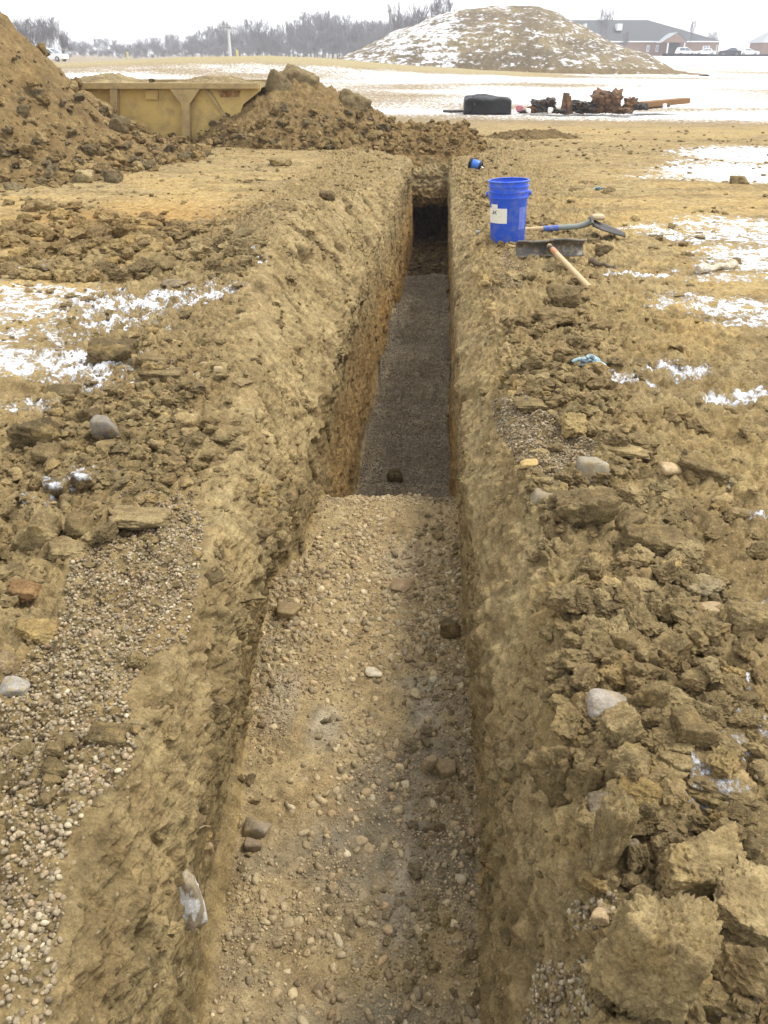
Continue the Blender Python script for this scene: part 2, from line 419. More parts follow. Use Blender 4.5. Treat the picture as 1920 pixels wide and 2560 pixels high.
# colour
xx, yy, zz = PG[..., 0], PG[..., 1], PG[..., 2]
big = fbm(P0, 1.1, 4, 61); pat = fbm(P0*np.array([.6, 1.2, 1], dtype=np.float32), 2.6, 5, 67); pat2 = fbm(P0, 8, 4, 71)
C = lerp3(TAN, BROWN, sstep(-.15, .35, pat+.4*pat2))
bkR2 = np.interp(colidx, [SEG0[7], SEG0[7]+int(60*RES), SEG0[7]+int(190*RES)], [1, .9, 0])[None]*(colidx >= SEG0[7])
ochre_f = sstep(-.12, .28, big*.8+.55*pat+.14)*field*(1-.75*bankL)*(1-.8*bkR2)
C = lerp3(C, OCHRE, ochre_f*.85)
C = lerp3(C, DARK, .65*sstep(.12, .45, -pat+.5*pat2-.1)*(field))
smear = fbm(P0*np.array([.55, 2.0, 1], dtype=np.float32), 1.5, 5, 151)
C = lerp3(C, BROWN*.92, .75*sstep(.02, .30, smear+.25*pat2)*field)
C = lerp3(C, TAN*1.12, .5*sstep(.15, .4, -smear+.2*pat2)*field)
orange = np.exp(-(((xx+2.2)/1.1)**2+((yy-6.6)/.9)**2))*field
C = lerp3(C, ORANGE, np.clip(orange*.8*(1+pat2), 0, .8))
mnd = np.exp(-(((yy-6.1)/1.3)**2+((xx+1.0)/.55)**2))*field
C = lerp3(C, np.array([.215, .175, .115]), np.clip(mnd*1.1, 0, .85))
C = lerp3(C, lerp3(BROWN*1.02, TAN*.9, sstep(-.2, .3, pat)), .75*sstep(7.5, 12, yy+.8*big)*field*near)
bR_m = xx-np.interp(yy, st, L['c7x'])
bk = np.clip(bankL+bkR2, 0, 1)*near
C = lerp3(C, BROWN*1.12, bk*.7)
# trench walls: tan face above, ochre-brown streaks and darker soil below
dwn = np.clip((.0-zz)/1.2, 0, 1)
Cw = lerp3(TAN*.98, BROWN*1.0, sstep(-.15, .45, lump+.5*mid+.3*low))
Cw = lerp3(Cw, TAN*1.15, .5*sstep(.1, .4, -lump+.3*streak))
Cw = lerp3(Cw, ORANGE*.95, sstep(.30, .75, dwn+.35*streak)*sstep(3.2, 4.2, yy)*.75)
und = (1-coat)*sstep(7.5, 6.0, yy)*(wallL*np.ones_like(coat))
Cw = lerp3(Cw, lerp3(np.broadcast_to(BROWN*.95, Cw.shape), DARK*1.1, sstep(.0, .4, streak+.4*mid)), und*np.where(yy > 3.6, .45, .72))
Cw = lerp3(Cw, DARK, sstep(.18, .5, holes+.25*streak+.12*sstep(3.4, 4.5, yy))*.7)  # shade of the sunken pits put into the wall colour
Cw = lerp3(Cw, BROWN*.9, sstep(.05, .45, low+.5*mid)*.45)
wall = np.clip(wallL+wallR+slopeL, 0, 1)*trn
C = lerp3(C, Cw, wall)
# floor: muddy gravel in front, grey crushed stone in the deep part, raw soil at the end
deep = sstep(3.5, 3.75, yy+FW)
Cf = lerp3(GREY*1.05, np.array([.375, .295, .165]), sstep(-.3, .25, pat+.6*big+.1))
Cg = lerp3(GREY*.95, GREY*1.25, sstep(-.3, .4, mid))
for (qx, qy, ra, rb_) in ((608, 1500, .055, .16), (920, 1510, .05, .14), (700, 1560, .05, .10), (880, 1230, .09, .12), (860, 1980, .05, .10), (870, 1850, .03, .2)):
    q0 = at(qx, qy, -.68); wq = np.exp(-((xx-q0.x)/ra)**4-((yy-q0.y)/rb_)**4)
    Cf = lerp3(Cf, np.array([.36, .315, .24]) if qy != 1230 else np.array([.46, .38, .26]), wq*.85)  # smooth mud flats, their wet sheen put into the colour
Cg = Cg*(1+.35*fbm(P0*np.array([.5, 1.6, 0], dtype=np.float32), 1.2, 3, 181))[..., None]  # light and dark tones in the colour stand in for hump shading
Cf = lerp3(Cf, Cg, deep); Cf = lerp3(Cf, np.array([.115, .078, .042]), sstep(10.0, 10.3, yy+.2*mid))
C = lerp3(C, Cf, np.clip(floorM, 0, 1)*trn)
# far ground: straw-coloured grass on the low ridge
grass = sstep(41, 44, yy+1.2*pat)*sstep(7, 3, xx)*sstep(70, 60, yy)
C = lerp3(C, np.array([.33, .295, .18]), grass*.9)
farb = sstep(15, 18, yy)*(1-grass)
C = lerp3(C, np.array([.22, .18, .12]), farb*.7)
# snow cover (0..1): patches of the photo, in world space
SN = np.zeros((NR, NC))
def patch(px, py, rx, ry, s, z=0.0, rot=0.0):
    p = at(px, py, z); dx = xx-p.x; dy = yy-p.y
    c_, s_ = math.cos(rot), math.sin(rot); a = (dx*c_+dy*s_)/rx; b_ = (-dx*s_+dy*c_)/ry
    r = np.sqrt(a*a+b_*b_)
    np.maximum(SN, s*sstep(1.25, .35, r), out=SN)
for a in [(60, 650, .85, .50, .54), (100, 780, .55, .30, .60), (20, 720, .5, .25, .42), (330, 655, .60, .26, .56), (250, 700, .35, .22, .48), (220, 820, .5, .12, .45), (620, 640, .16, .16, .45), (20, 880, .25, .08, .4),
          (170, 1040, .10, .09, .52), (90, 1085, .08, .08, .42), (590, 600, .2, .16, .4), (70, 592, .25, .2, .35),
          (1600, 372, 1.1, 1.1, .85), (1500, 352, .5, .5, .45), (1450, 382, .7, .35, .5), (1640, 335, 1.3, 1.4, .75), (1610, 500, .7, .9, .55), (1490, 510, .55, .4, .52), (1640, 560, .5, .6, .6), (1400, 490, .3, .22, .55),
          (1590, 660, .55, .30, .56), (1640, 690, .4, .25, .5), (1370, 600, .28, .08, .62), (1480, 815, .22, .11, .5), (1330, 830, .18, .07, .5), (1610, 860, .3, .10, .56), (1560, 600, .35, .16, .45), (1450, 640, .3, .1, .4),
          (1545, 1060, .11, .05, .5), (1630, 1130, .12, .05, .42), (1575, 1500, .05, .05, .58), (1640, 1620, .09, .10, .58), (1525, 1730, .07, .045, .55), (1590, 1560, .07, .05, .40), (1640, 1340, .06, .05, .5), (1580, 1990, .04, .03, .45)]:
    patch(*a)
SN = np.where(field > .4, SN, SN*np.clip(field*2.5, 0, 1))
bigf = fbm(P0*np.array([.10, .22, 1], dtype=np.float32), 1.0, 4, 77)
snowfar = sstep(16.6, 19.5, yy+.05*xx+1.0*big)*(.56+.75*bigf)
lft = sstep(3, -6, xx)
snowfar = snowfar*(1-.20*lft*sstep(20, 26, yy))
strip = np.exp(-((yy-21.5-.8*big)/1.2)**2)*sstep(-1, 2, xx)
snowfar = np.maximum(snowfar-.42*strip, .0)
snowfar *= (1-grass)
snowfar = np.where(yy > 72, .5*sstep(0, 20, xx)+.25, snowfar)
SN = np.maximum(SN, snowfar)
C = np.clip(C*np.array([1.04, 1.0, .925]), .01, .9)

def sheet_part(name, c0, c1, mat, r0=0, r1=None, lab=None):
    r1 = NR if r1 is None else r1
    P = PG[r0:r1, c0:c1+1]; h, w = P.shape[:2]
    idx = np.arange(h*w).reshape(h, w)
    F = np.stack([idx[:-1, :-1], idx[:-1, 1:], idx[1:, 1:], idx[1:, :-1]], -1).reshape(-1, 4)
    o = mesh_np(name, P.reshape(-1, 3), F, C[r0:r1, c0:c1+1].reshape(-1, 3), SN[r0:r1, c0:c1+1].reshape(-1), mat=mat)
    tag(o, lab, kind='structure'); return o
RE = int(np.searchsorted(Yr, YEND+.2))
A0, A1 = SEG0[2]-6, SEG0[7]+6
def ground_mesh():
    # everything but the trench columns in front of the trench end
    idx = np.arange(NR*NC).reshape(NR, NC)
    F = np.stack([idx[:-1, :-1], idx[:-1, 1:], idx[1:, 1:], idx[1:, :-1]], -1)
    keep = np.ones((NR-1, NC-1), bool); keep[:RE, A0:A1] = False
    F = F[keep]
    used = np.zeros(NR*NC, bool); used[F.ravel()] = True
    rm = np.cumsum(used)-1
    o = mesh_np('ground', PG.reshape(-1, 3)[used], rm[F], C.reshape(-1, 3)[used], SN.reshape(-1)[used], mat=M['soil'])
    tag(o, 'yellow brown clay ground with thin snow patches around the trench', kind='structure')
ground_mesh()
fl = sheet_part('trench_floor', SEG0[4], SEG0[5], M['soil'], 0, RE+1, 'muddy gravel floor at the bottom of the trench')
wa = sheet_part('trench_wall', A0, SEG0[4], M['soil'], 0, RE+1, 'left clay wall of the trench with ochre streaks')
wb = sheet_part('trench_wall', SEG0[5], A1, M['soil'], 0, RE+1, 'right clay wall of the trench below the cloddy bank')
# ------------------------------------------------------------------ loose soil, gravel and stones
def clod_mesh(n, seed, planes=11, rough=.10, p=9.0, flat=1.0, fine=.03):
    """angular lump of earth about 1 unit across, its facets rounded and crumbly"""
    V, F = ico(n); rg = np.random.default_rng(seed)
    nn = rg.normal(size=(planes, 3)); nn /= np.linalg.norm(nn, axis=1)[:, None]
    nn = np.concatenate([nn, [[0, 0, 1], [0, 0, -1], [1, 0, 0], [-1, 0, 0], [0, 1, 0], [0, -1, 0]]])
    h = rg.uniform(.50, 1.05, len(nn))
    d = np.maximum(V@nn.T/h, 0); r = (d**p).sum(1)**(-1/p)
    W = V*r[:, None]; W = W*rg.uniform(.72, 1.2, 3)[None].astype(np.float32)
    off = np.float32(rg.uniform(0, 50, 3))
    k = 1+rough*1.6*fbm(W+off, 1.7, 3, 3)+rough*fbm(W+off, 4.0, 3, 9, billow=True)
    if n >= 6: k = k+.035*fbm(W+off, 24, 3, 15)+.05*fbm(W+off, 5, 3, 17, billow=True)
    if n >= 4: k = k+fine*fbm(W+off, 13, 3, 5)+fine*.8*fbm(W+off, 8, 2, 8, billow=True)
    W = W*k[:, None]; W[:, 2] *= flat
    return (W*.5).astype(np.float32), F
def pebble_mesh(n, seed):
    V, F = ico(n); rg = np.random.default_rng(seed)
    W = V*np.array([1, rg.uniform(.72, .95), rg.uniform(.5, .75)])
    W = W*(1+.18*fbm((W+seed).astype(np.float32), 1.1, 2, seed))[:, None]
    return (W*.5).astype(np.float32), F
def rand_rot(n, rg, tilt=1.0):
    q = rg.normal(size=(n, 4)); 
    if tilt < 1: q[:, 1:3] *= tilt
    q /= np.linalg.norm(q, axis=1)[:, None]
    w, x, y, z = q.T
    return np.stack([np.stack([1-2*(y*y+z*z), 2*(x*y-z*w), 2*(x*z+y*w)], -1), np.stack([2*(x*y+z*w), 1-2*(x*x+z*z), 2*(y*z-x*w)], -1),
                     np.stack([2*(x*z-y*w), 2*(y*z+x*w), 1-2*(x*x+y*y)], -1)], 1)
def scatter(bases, pos, size, cols, rg, squash=None, tilt=1.0, colvar=.1):
    """many small lumps as vertex arrays"""
    VV, FF, CC = [], [], []; off = 0
    which = rg.integers(0, len(bases), len(pos)); Rm = rand_rot(len(pos), rg, tilt)
    for b, (V, F) in enumerate(bases):
        s = np.where(which == b)[0]
        if not len(s): continue
        W = np.einsum('nij,vj->nvi', Rm[s], V)*size[s][:, None, None]
        if squash is not None: W[..., 2] *= squash
        W = W+pos[s][:, None, :]
        VV.append(W.reshape(-1, 3)); nv = len(V)
        FF.append((F[None]+(off+np.arange(len(s))*nv)[:, None, None]).reshape(-1, 3)); off += len(s)*nv
        c = np.repeat(cols[s], nv, 0); c[:, :3] *= 1+colvar*rg.normal(size=(len(s)*nv, 1))
        if c.shape[1] > 3: c[:, 3] *= np.tile(sstep(-.15, .25, V[:, 2]), len(s))
        CC.append(c)
    CC = np.concatenate(CC); CC[:, :3] = np.clip(CC[:, :3], .01, .95)
    return np.concatenate(VV), np.concatenate(FF), CC
def join(parts):
    V, F, Cc, o = [], [], [], 0
    for v, f, c in parts:
        V.append(v); F.append(f+o); Cc.append(c); o += len(v)
    return np.concatenate(V), np.concatenate(F), np.concatenate(Cc)
# area weight of every grid cell, to spread things evenly over the real surface
e1 = PG[:-1, 1:]-PG[:-1, :-1]; e2 = PG[1:, :-1]-PG[:-1, :-1]
AREA = np.linalg.norm(np.cross(e1, e2), axis=-1); del e1, e2
VIS = (PD > .2) & (PX > -120) & (PX < 1780) & (PY > -50) & (PY < 2330)
def sample(mask, n, rg):
    w = (AREA*mask[:-1, :-1]*VIS[:-1, :-1]).ravel(); cs = np.cumsum(w)
    i = np.searchsorted(cs, rg.uniform(0, cs[-1], n)); r, c = np.unravel_index(i, AREA.shape)
    a = rg.random((n, 1)); b = rg.random((n, 1))
    p = PG[r, c]*(1-a)*(1-b)+PG[r+1, c]*a*(1-b)+PG[r, c+1]*(1-a)*b+PG[r+1, c+1]*a*b
    return p, NRM[r, c], PD[r, c], (r, c)
def inpoly(poly):
    m = np.zeros(PX.shape, bool); n = len(poly); j = n-1
    for i in range(n):
        xi, yi = poly[i]; xj, yj = poly[j]
        m ^= ((yi > PY) != (yj > PY)) & (PX < (xj-xi)*(PY-yi)/((yj-yi)+1e-9)+xi); j = i
    return m
rg = np.random.default_rng(11)
PB2 = [pebble_mesh(2, s) for s in range(5)]; PB1 = [pebble_mesh(1, s+20) for s in range(6)]
CL4 = [clod_mesh(4, s+30, 5, .26, (18, 7)[s % 2], fine=.11) for s in range(10)]
CL3 = [clod_mesh(3, s+40, 5, .26, (18, 7)[s % 2], fine=.0) for s in range(10)]; CL2 = [clod_mesh(2, s+60, 5, .24, (18, 8)[s % 2]) for s in range(10)]; CL1 = [clod_mesh(1, s+80, 5, .2, 16) for s in range(8)]
PBA = [clod_mesh(2, s+120, 5, .08, (20, 11)[s % 2], flat=.75) for s in range(10)]
def peb_cols(n, pal, w, var=.16):
    k = rg.choice(len(pal), n, p=np.array(w)/sum(w)); c = np.array(pal)[k]
    return c*np.exp(rg.normal(0, var, (n, 1)))
PAL_G = [(.285, .235, .155), (.235, .19, .122), (.345, .29, .195), (.185, .145, .095), (.31, .235, .145), (.44, .38, .27)]
PAL_F = [(.335, .268, .165), (.26, .205, .122), (.40, .32, .19), (.355, .265, .15), (.48, .41, .27)]
def gravel(name, polys, dens, d0, d1, pal, w, label, extra=None, lift=.25, cap=26000, bases=None):
    m = np.zeros(PX.shape)
    for poly, k in polys: m = np.maximum(m, inpoly(poly)*k)
    br = fbm(P0, 7, 3, 91)
    m = m*sstep(-.45, .0, br+.25*m) if extra is None else m*extra
    a = (AREA*m[:-1, :-1]*VIS[:-1, :-1]).sum(); n = int(min(cap, a*dens))
    p, nr, dp, _ = sample(m, n, rg)
    size = np.exp(rg.uniform(math.log(d0), math.log(d1), n))
    p = p+nr*(size*lift*rg.uniform(.2, 1.6, n))[:, None]
    c = peb_cols(n, pal, w); big_ = (size/dp) > .0075
    parts = []
    for sel, bs in ((big_, bases or PB2), (~big_, PB1)):
        if sel.sum(): parts.append(scatter(bs, p[sel], size[sel], c[sel], rg, tilt=.55, colvar=.03))
    V, F, Cc = join(parts)
    o = mesh_np(name, V, F, Cc, mat=M['pebble']); tag(o, label, kind='stuff'); return n
ng = []
# pea gravel spilled along the near-left bank
ng.append(gravel('gravel', [([(0, 1500), (130, 1330), (150, 1215), (290, 1120), (370, 1075), (440, 1120), (430, 1230), (400, 1390), (320, 1420), (270, 1500), (290, 1620), (260, 1700), (190, 1730), (120, 1880), (140, 1990), (120, 2100), (100, 2230), (0, 2230)], 1.0),
                         ([(240, 1060), (420, 1060), (430, 1150), (360, 1180), (280, 1150)], .35)],
                 14500, .0045, .014, PAL_G, [4, 4, 2.4, 2, 3, .5], 'grey brown pea gravel spilled along the left bank of the trench'))
# gravel on the right bank
ng.append(gravel('gravel', [([(1060, 870), (1130, 850), (1210, 915), (1290, 960), (1250, 1040), (1190, 1050), (1120, 1000), (1075, 930)], 2.2), ([(1085, 540), (1150, 545), (1130, 620), (1060, 640)], .5)],
                 10000, .005, .013, PAL_G, [4, 4, 2.4, 2, 2, .4], 'grey pea gravel spilled on the right bank'))
ng.append(gravel('gravel', [([(1220, 1950), (1330, 1935), (1345, 2000), (1240, 2010)], 1.0), ([(1160, 2090), (1260, 2060), (1330, 2120), (1380, 2230), (1130, 2230)], 1.0), ([(1380, 2110), (1659, 2110), (1659, 2230), (1400, 2230)], .45), ([(1520, 1900), (1659, 1880), (1659, 2020), (1540, 2000)], .4)],
                 11000, .006, .0125, PAL_G, [4, 4, 3, 2, 2, .8], 'pea gravel between the big clods of the right bank'))
# muddy gravel on the near floor: fine and coarse grains
flm = np.repeat((floorM > .5).astype(float), NR, 0)
flm *= sstep(3.66, 3.52, yy+FW)
mud = fbm(P0*np.array([1.6, .8, 1], dtype=np.float32), 2.2, 3, 95)
edge = np.abs(xx+.27)/.30
fine_m = flm*np.clip(.10+.90*sstep(-.22, .22, mud+.40*edge-.22), 0, 1)
ng.append(gravel('gravel', [([(300, 1000), (1150, 1000), (1150, 2300), (300, 2300)], 1.0)], 14000, .0035, .0115, PAL_F, [4, 4, 2, 2.4, .25], 'fine muddy gravel covering the near floor of the trench', extra=fine_m, lift=.12, bases=PBA))
co_m = flm*np.clip(sstep(-.05, .35, mud+.2*edge-.15)*.55+.04+1.4*np.exp(-((yy-2.7)/.36)**2)+.5*np.exp(-((yy-3.42)/.10)**2)+.55*np.exp(-((yy-1.75)/.45)**2-((xx+.17)/.16)**2)+.30*np.exp(-((yy-1.2)/.5)**2), 0, 1.4)
ng.append(gravel('gravel', [([(300, 1000), (1150, 1000), (1150, 2300), (300, 2300)], 1.0)], 2300, .009, .040, PAL_F, [4, 4, 3, 2, .5], 'coarse rounded stones strewn on the near floor of the trench', extra=co_m, lift=-.06, bases=PBA))
# grey crushed stone of the deep part
dpm = np.repeat((floorM > .4).astype(float), NR, 0)*sstep(3.55, 3.7, yy+FW)*sstep(10.3, 10.0, yy)
ng.append(gravel('gravel', [([(600, 560), (1010, 560), (1010, 1150), (600, 1150)], 1.0)], 4200, .008, .017, [(.29, .25, .185), (.23, .195, .145), (.36, .315, .235), (.19, .16, .115)], [4, 4, 1.2, 3], 'grey crushed stone bedding in the deep part of the trench', extra=dpm, lift=.15, cap=22000))
# crumbs and small clods: dense on both banks, thinner on the field and the walls
def crumbs(mask, n, d0, d1, pw, label, dark=.0, sink=.18, name='loose_soil', squash=.7):
    p, nr, dp, rc = sample(mask, n, rg)
    size = d0*(d1/d0)**(rg.random(n)**pw)
    p = p+nr*(size*(.5-sink-rg.uniform(.1, .3, n)))[:, None]
    base = np.where(rg.random((n, 1)) < .22, TAN[None]*1.05, BROWN[None]*.98)
    base = np.where(rg.random((n, 1)) < .08, OCHRE[None]*.92, base); base = np.where(rg.random((n, 1)) < .22, DARK[None]*1.1, base)
    base = base*np.exp(rg.normal(0, .12, (n, 1)))*(1-dark); base = (base*np.array([1.04, 1.0, .925])*1.05)*.62+.38*C[rc]
    base = np.concatenate([base, np.where(SN[rc] > .25, SN[rc]*.62, 0)[:, None]], 1)
    q = size/dp; parts = []
    for sel, bs in ((q > .028, CL4), ((q <= .028) & (q > .010), CL3), ((q <= .010) & (q > .004), CL2), (q <= .004, CL1)):
        if sel.sum(): parts.append(scatter(bs, p[sel], size[sel], base[sel], rg, squash=squash, tilt=.6, colvar=.03))
    V, F, Cc = join(parts)
    o = mesh_np(name, V, F, Cc[:, :3], Cc[:, 3], smooth=False, mat=M['clod']); tag(o, label, kind='stuff')
GP = 1-.9*inpoly([(1055, 865), (1130, 850), (1215, 915), (1285, 960), (1250, 1040), (1190, 1050), (1120, 1000), (1075, 930)])
cl_patch = sstep(-.25, .35, fbm(P0, 2.0, 3, 101)+.35*fbm(P0, 6, 2, 103))
nearw = sstep(12.8, 11.5, yy)
bR = np.interp(bR_m, [-.03, .03, .28, .62], [0, 1, .6, .0])*nearw*(field > .3)*GP
bL = np.repeat(np.interp(colidx, [SEG0[1], SEG0[1]+int(40*RES), SEG0[2]-int(30*RES), SEG0[2]+int(10*RES)], [.1, .8, .8, .0])[None], NR, 0)*nearw
bR *= np.interp(yy, [2.4, 3.4, 5, 9], [1.0, .5, .4, .7])
tr_ = np.repeat(near*(1-wend)*1.0, NC, 1)
fd = field*near*np.ones((NR, NC))
crumbs(bR*cl_patch**.7, 3300, .012, .085, 2.3, 'small brown clods and crumbs heaped on the right bank')
crumbs(bL*cl_patch, 3800, .010, .06, 2.6, 'small brown clods and crumbs heaped on the left bank')
band = np.interp(bR_m, [-.02, .03, .27, .42], [0, 1, 1, 0])*(field > .3)*GP*np.interp(yy, [0, 1.9, 2.4, 3.6, 3.9], [1, 1, .45, .22, 0])*sstep(-.35, .0, fbm(P0, 2.4, 3, 107))
crumbs(band, 330, .035, .105, 1.25, 'medium brown clods piled along the right edge of the trench', squash=.8, sink=.05)
crumbs(band, 170, .03, .08, 1.2, 'upper layer of brown clods on the right bank', squash=.85, sink=-.25)
bandL = inpoly([(0, 1000), (120, 870), (300, 780), (450, 830), (430, 940), (400, 1060), (300, 1120), (150, 1220), (0, 1330)])*fd*sstep(-.3, .05, fbm(P0, 3, 3, 109))
crumbs(bandL, 420, .025, .08, 1.4, 'medium brown clods on the crest of the left bank', squash=.75, sink=.05)
crumbs(band+bandL, 9000, .005, .022, 1.5, 'crumbled soil between the bigger clods of both banks')
crumbs(bR+bL, 9000, .006, .02, 1.4, 'fine crumbs of soil on both banks')
crumbs(np.clip(slopeL+wallR*.5+.25*wallL, 0, 1)*tr_*cl_patch**3, 1500, .005, .03, 2.6, 'crumbs of soil clinging to the trench walls', sink=.25)
crumbs(slopeL*tr_*sstep(.0, .35, fbm(P0, 3.0, 3, 117))*(yy < 8), 900, .010, .07, 2.0, 'lumps of soil on the left slope of the trench', sink=.32)
crumbs(np.repeat(wallR+wallL*.4, 1, 0)*tr_*(yy < 3.2)*sstep(-.1, .3, fbm(P0, 3.5, 3, 113)), 1500, .006, .045, 2.2, 'lumps of soil stuck to the near trench walls', sink=.30)
m_f = fd*(.12+cl_patch**2)*(.4+.6*np.clip(1-ochre_f, 0, 1))*(PD > 2.2)
crumbs(m_f, 8500, .010, .10, 3.6, 'scattered clods on the worked clay field', dark=.22, squash=.5, sink=.25)
lfp = inpoly([(0, 440), (260, 470), (600, 520), (690, 560), (500, 600), (150, 610), (0, 600)])*fd
crumbs(lfp*(cl_patch**.6), 1500, .03, .20, 2.2, 'rough brown clods ploughed up on the left of the trench', dark=.2)
crumbs(dpm*.0+np.repeat((floorM > .3)*1.0, NR, 0)*sstep(10.1, 10.4, yy)*tr_, 260, .03, .14, 1.8, 'fallen soil at the far end of the trench floor', dark=.25)
crumbs(np.repeat((floorM > .5)*1.0, NR, 0)*sstep(3.65, 3.55, yy)*sstep(.5, .95, edge), 700, .010, .04, 2.2, 'soil crumbled onto the sides of the near trench floor', dark=.1)
print('gravel', ng)
# ------------------------------------------------------------------ big clods and stones, each a thing of its own
def lump(cx, cy, w, h, label, col=BROWN, name='soil_clod', cat='clod', seed=0, rot=(0, 0, 0), snow=0.0, planes=9, rough=.15, p=20, flat=None, sink=.14, stone=False, deep=.75):
    g, nrm = hit(cx, cy+h*.30)
    k = mpp(g); W = w*k; a = math.atan2(CAMZ-g.z, g.y)
    Hz = max(.30*W, (h*k-.55*deep*W*math.sin(a))/max(.35, math.cos(a)))
    if flat: Hz = flat*W
    n = 6 if w > 150 else 5 if w > 70 else 4
    V, F = clod_mesh(n, seed+300, planes, rough*(.35 if stone else 1), p, fine=.012 if stone else .08)
    ext = V.max(0)-V.min(0); V = V/ext*np.array([W, deep*W, Hz])*1.06
    E = Euler([R(q) for q in rot]).to_matrix(); V = V@np.array(E).T
    V = V.astype(np.float32)
    bot = V[:, 2].min()
    base = Vector((g.x, g.y+deep*W*.12, g.z))
    off = np.array(base)+np.array([0, 0, -bot-sink*Hz])
    nz = fbm(V/max(W, .02)*3.0+seed, 1.0, 4, 3)
    c = np.array(col)[None]*(1+.28*nz[:, None])
    if not stone:
        t2 = sstep(.05, .4, fbm(V/max(W, .02)*2.0+seed+9, 1.0, 3, 6)); c = c*(1-.55*t2[:, None])+(OCHRE*.9)[None]*.55*t2[:, None] if seed % 3 else c*(1-.4*t2[:, None])+(DARK*1.1)[None]*.4*t2[:, None]
    if stone: c = lerp3(c*.86, np.broadcast_to(TAN*.8, c.shape), .75*sstep(.0, .35, fbm(V/max(W, .02)*2.2+seed+4, 1.0, 4, 8)))
    c = c*np.array([1.04, 1.0, .925])
    sn = np.zeros(len(V))
    if snow: sn = snow*sstep(.1, .5, (V[:, 2]-bot)/max(1e-6, V[:, 2].max()-bot)-.3)
    o = mesh_np(name, V, F, np.clip(c, .01, .9), sn, mat=M['pebble'] if stone else M['clod'])
    o.location = off
    tag(o, label, cat)
    return o
ST = np.array([.30, .28, .25]); TANST = np.array([.38, .30, .19])
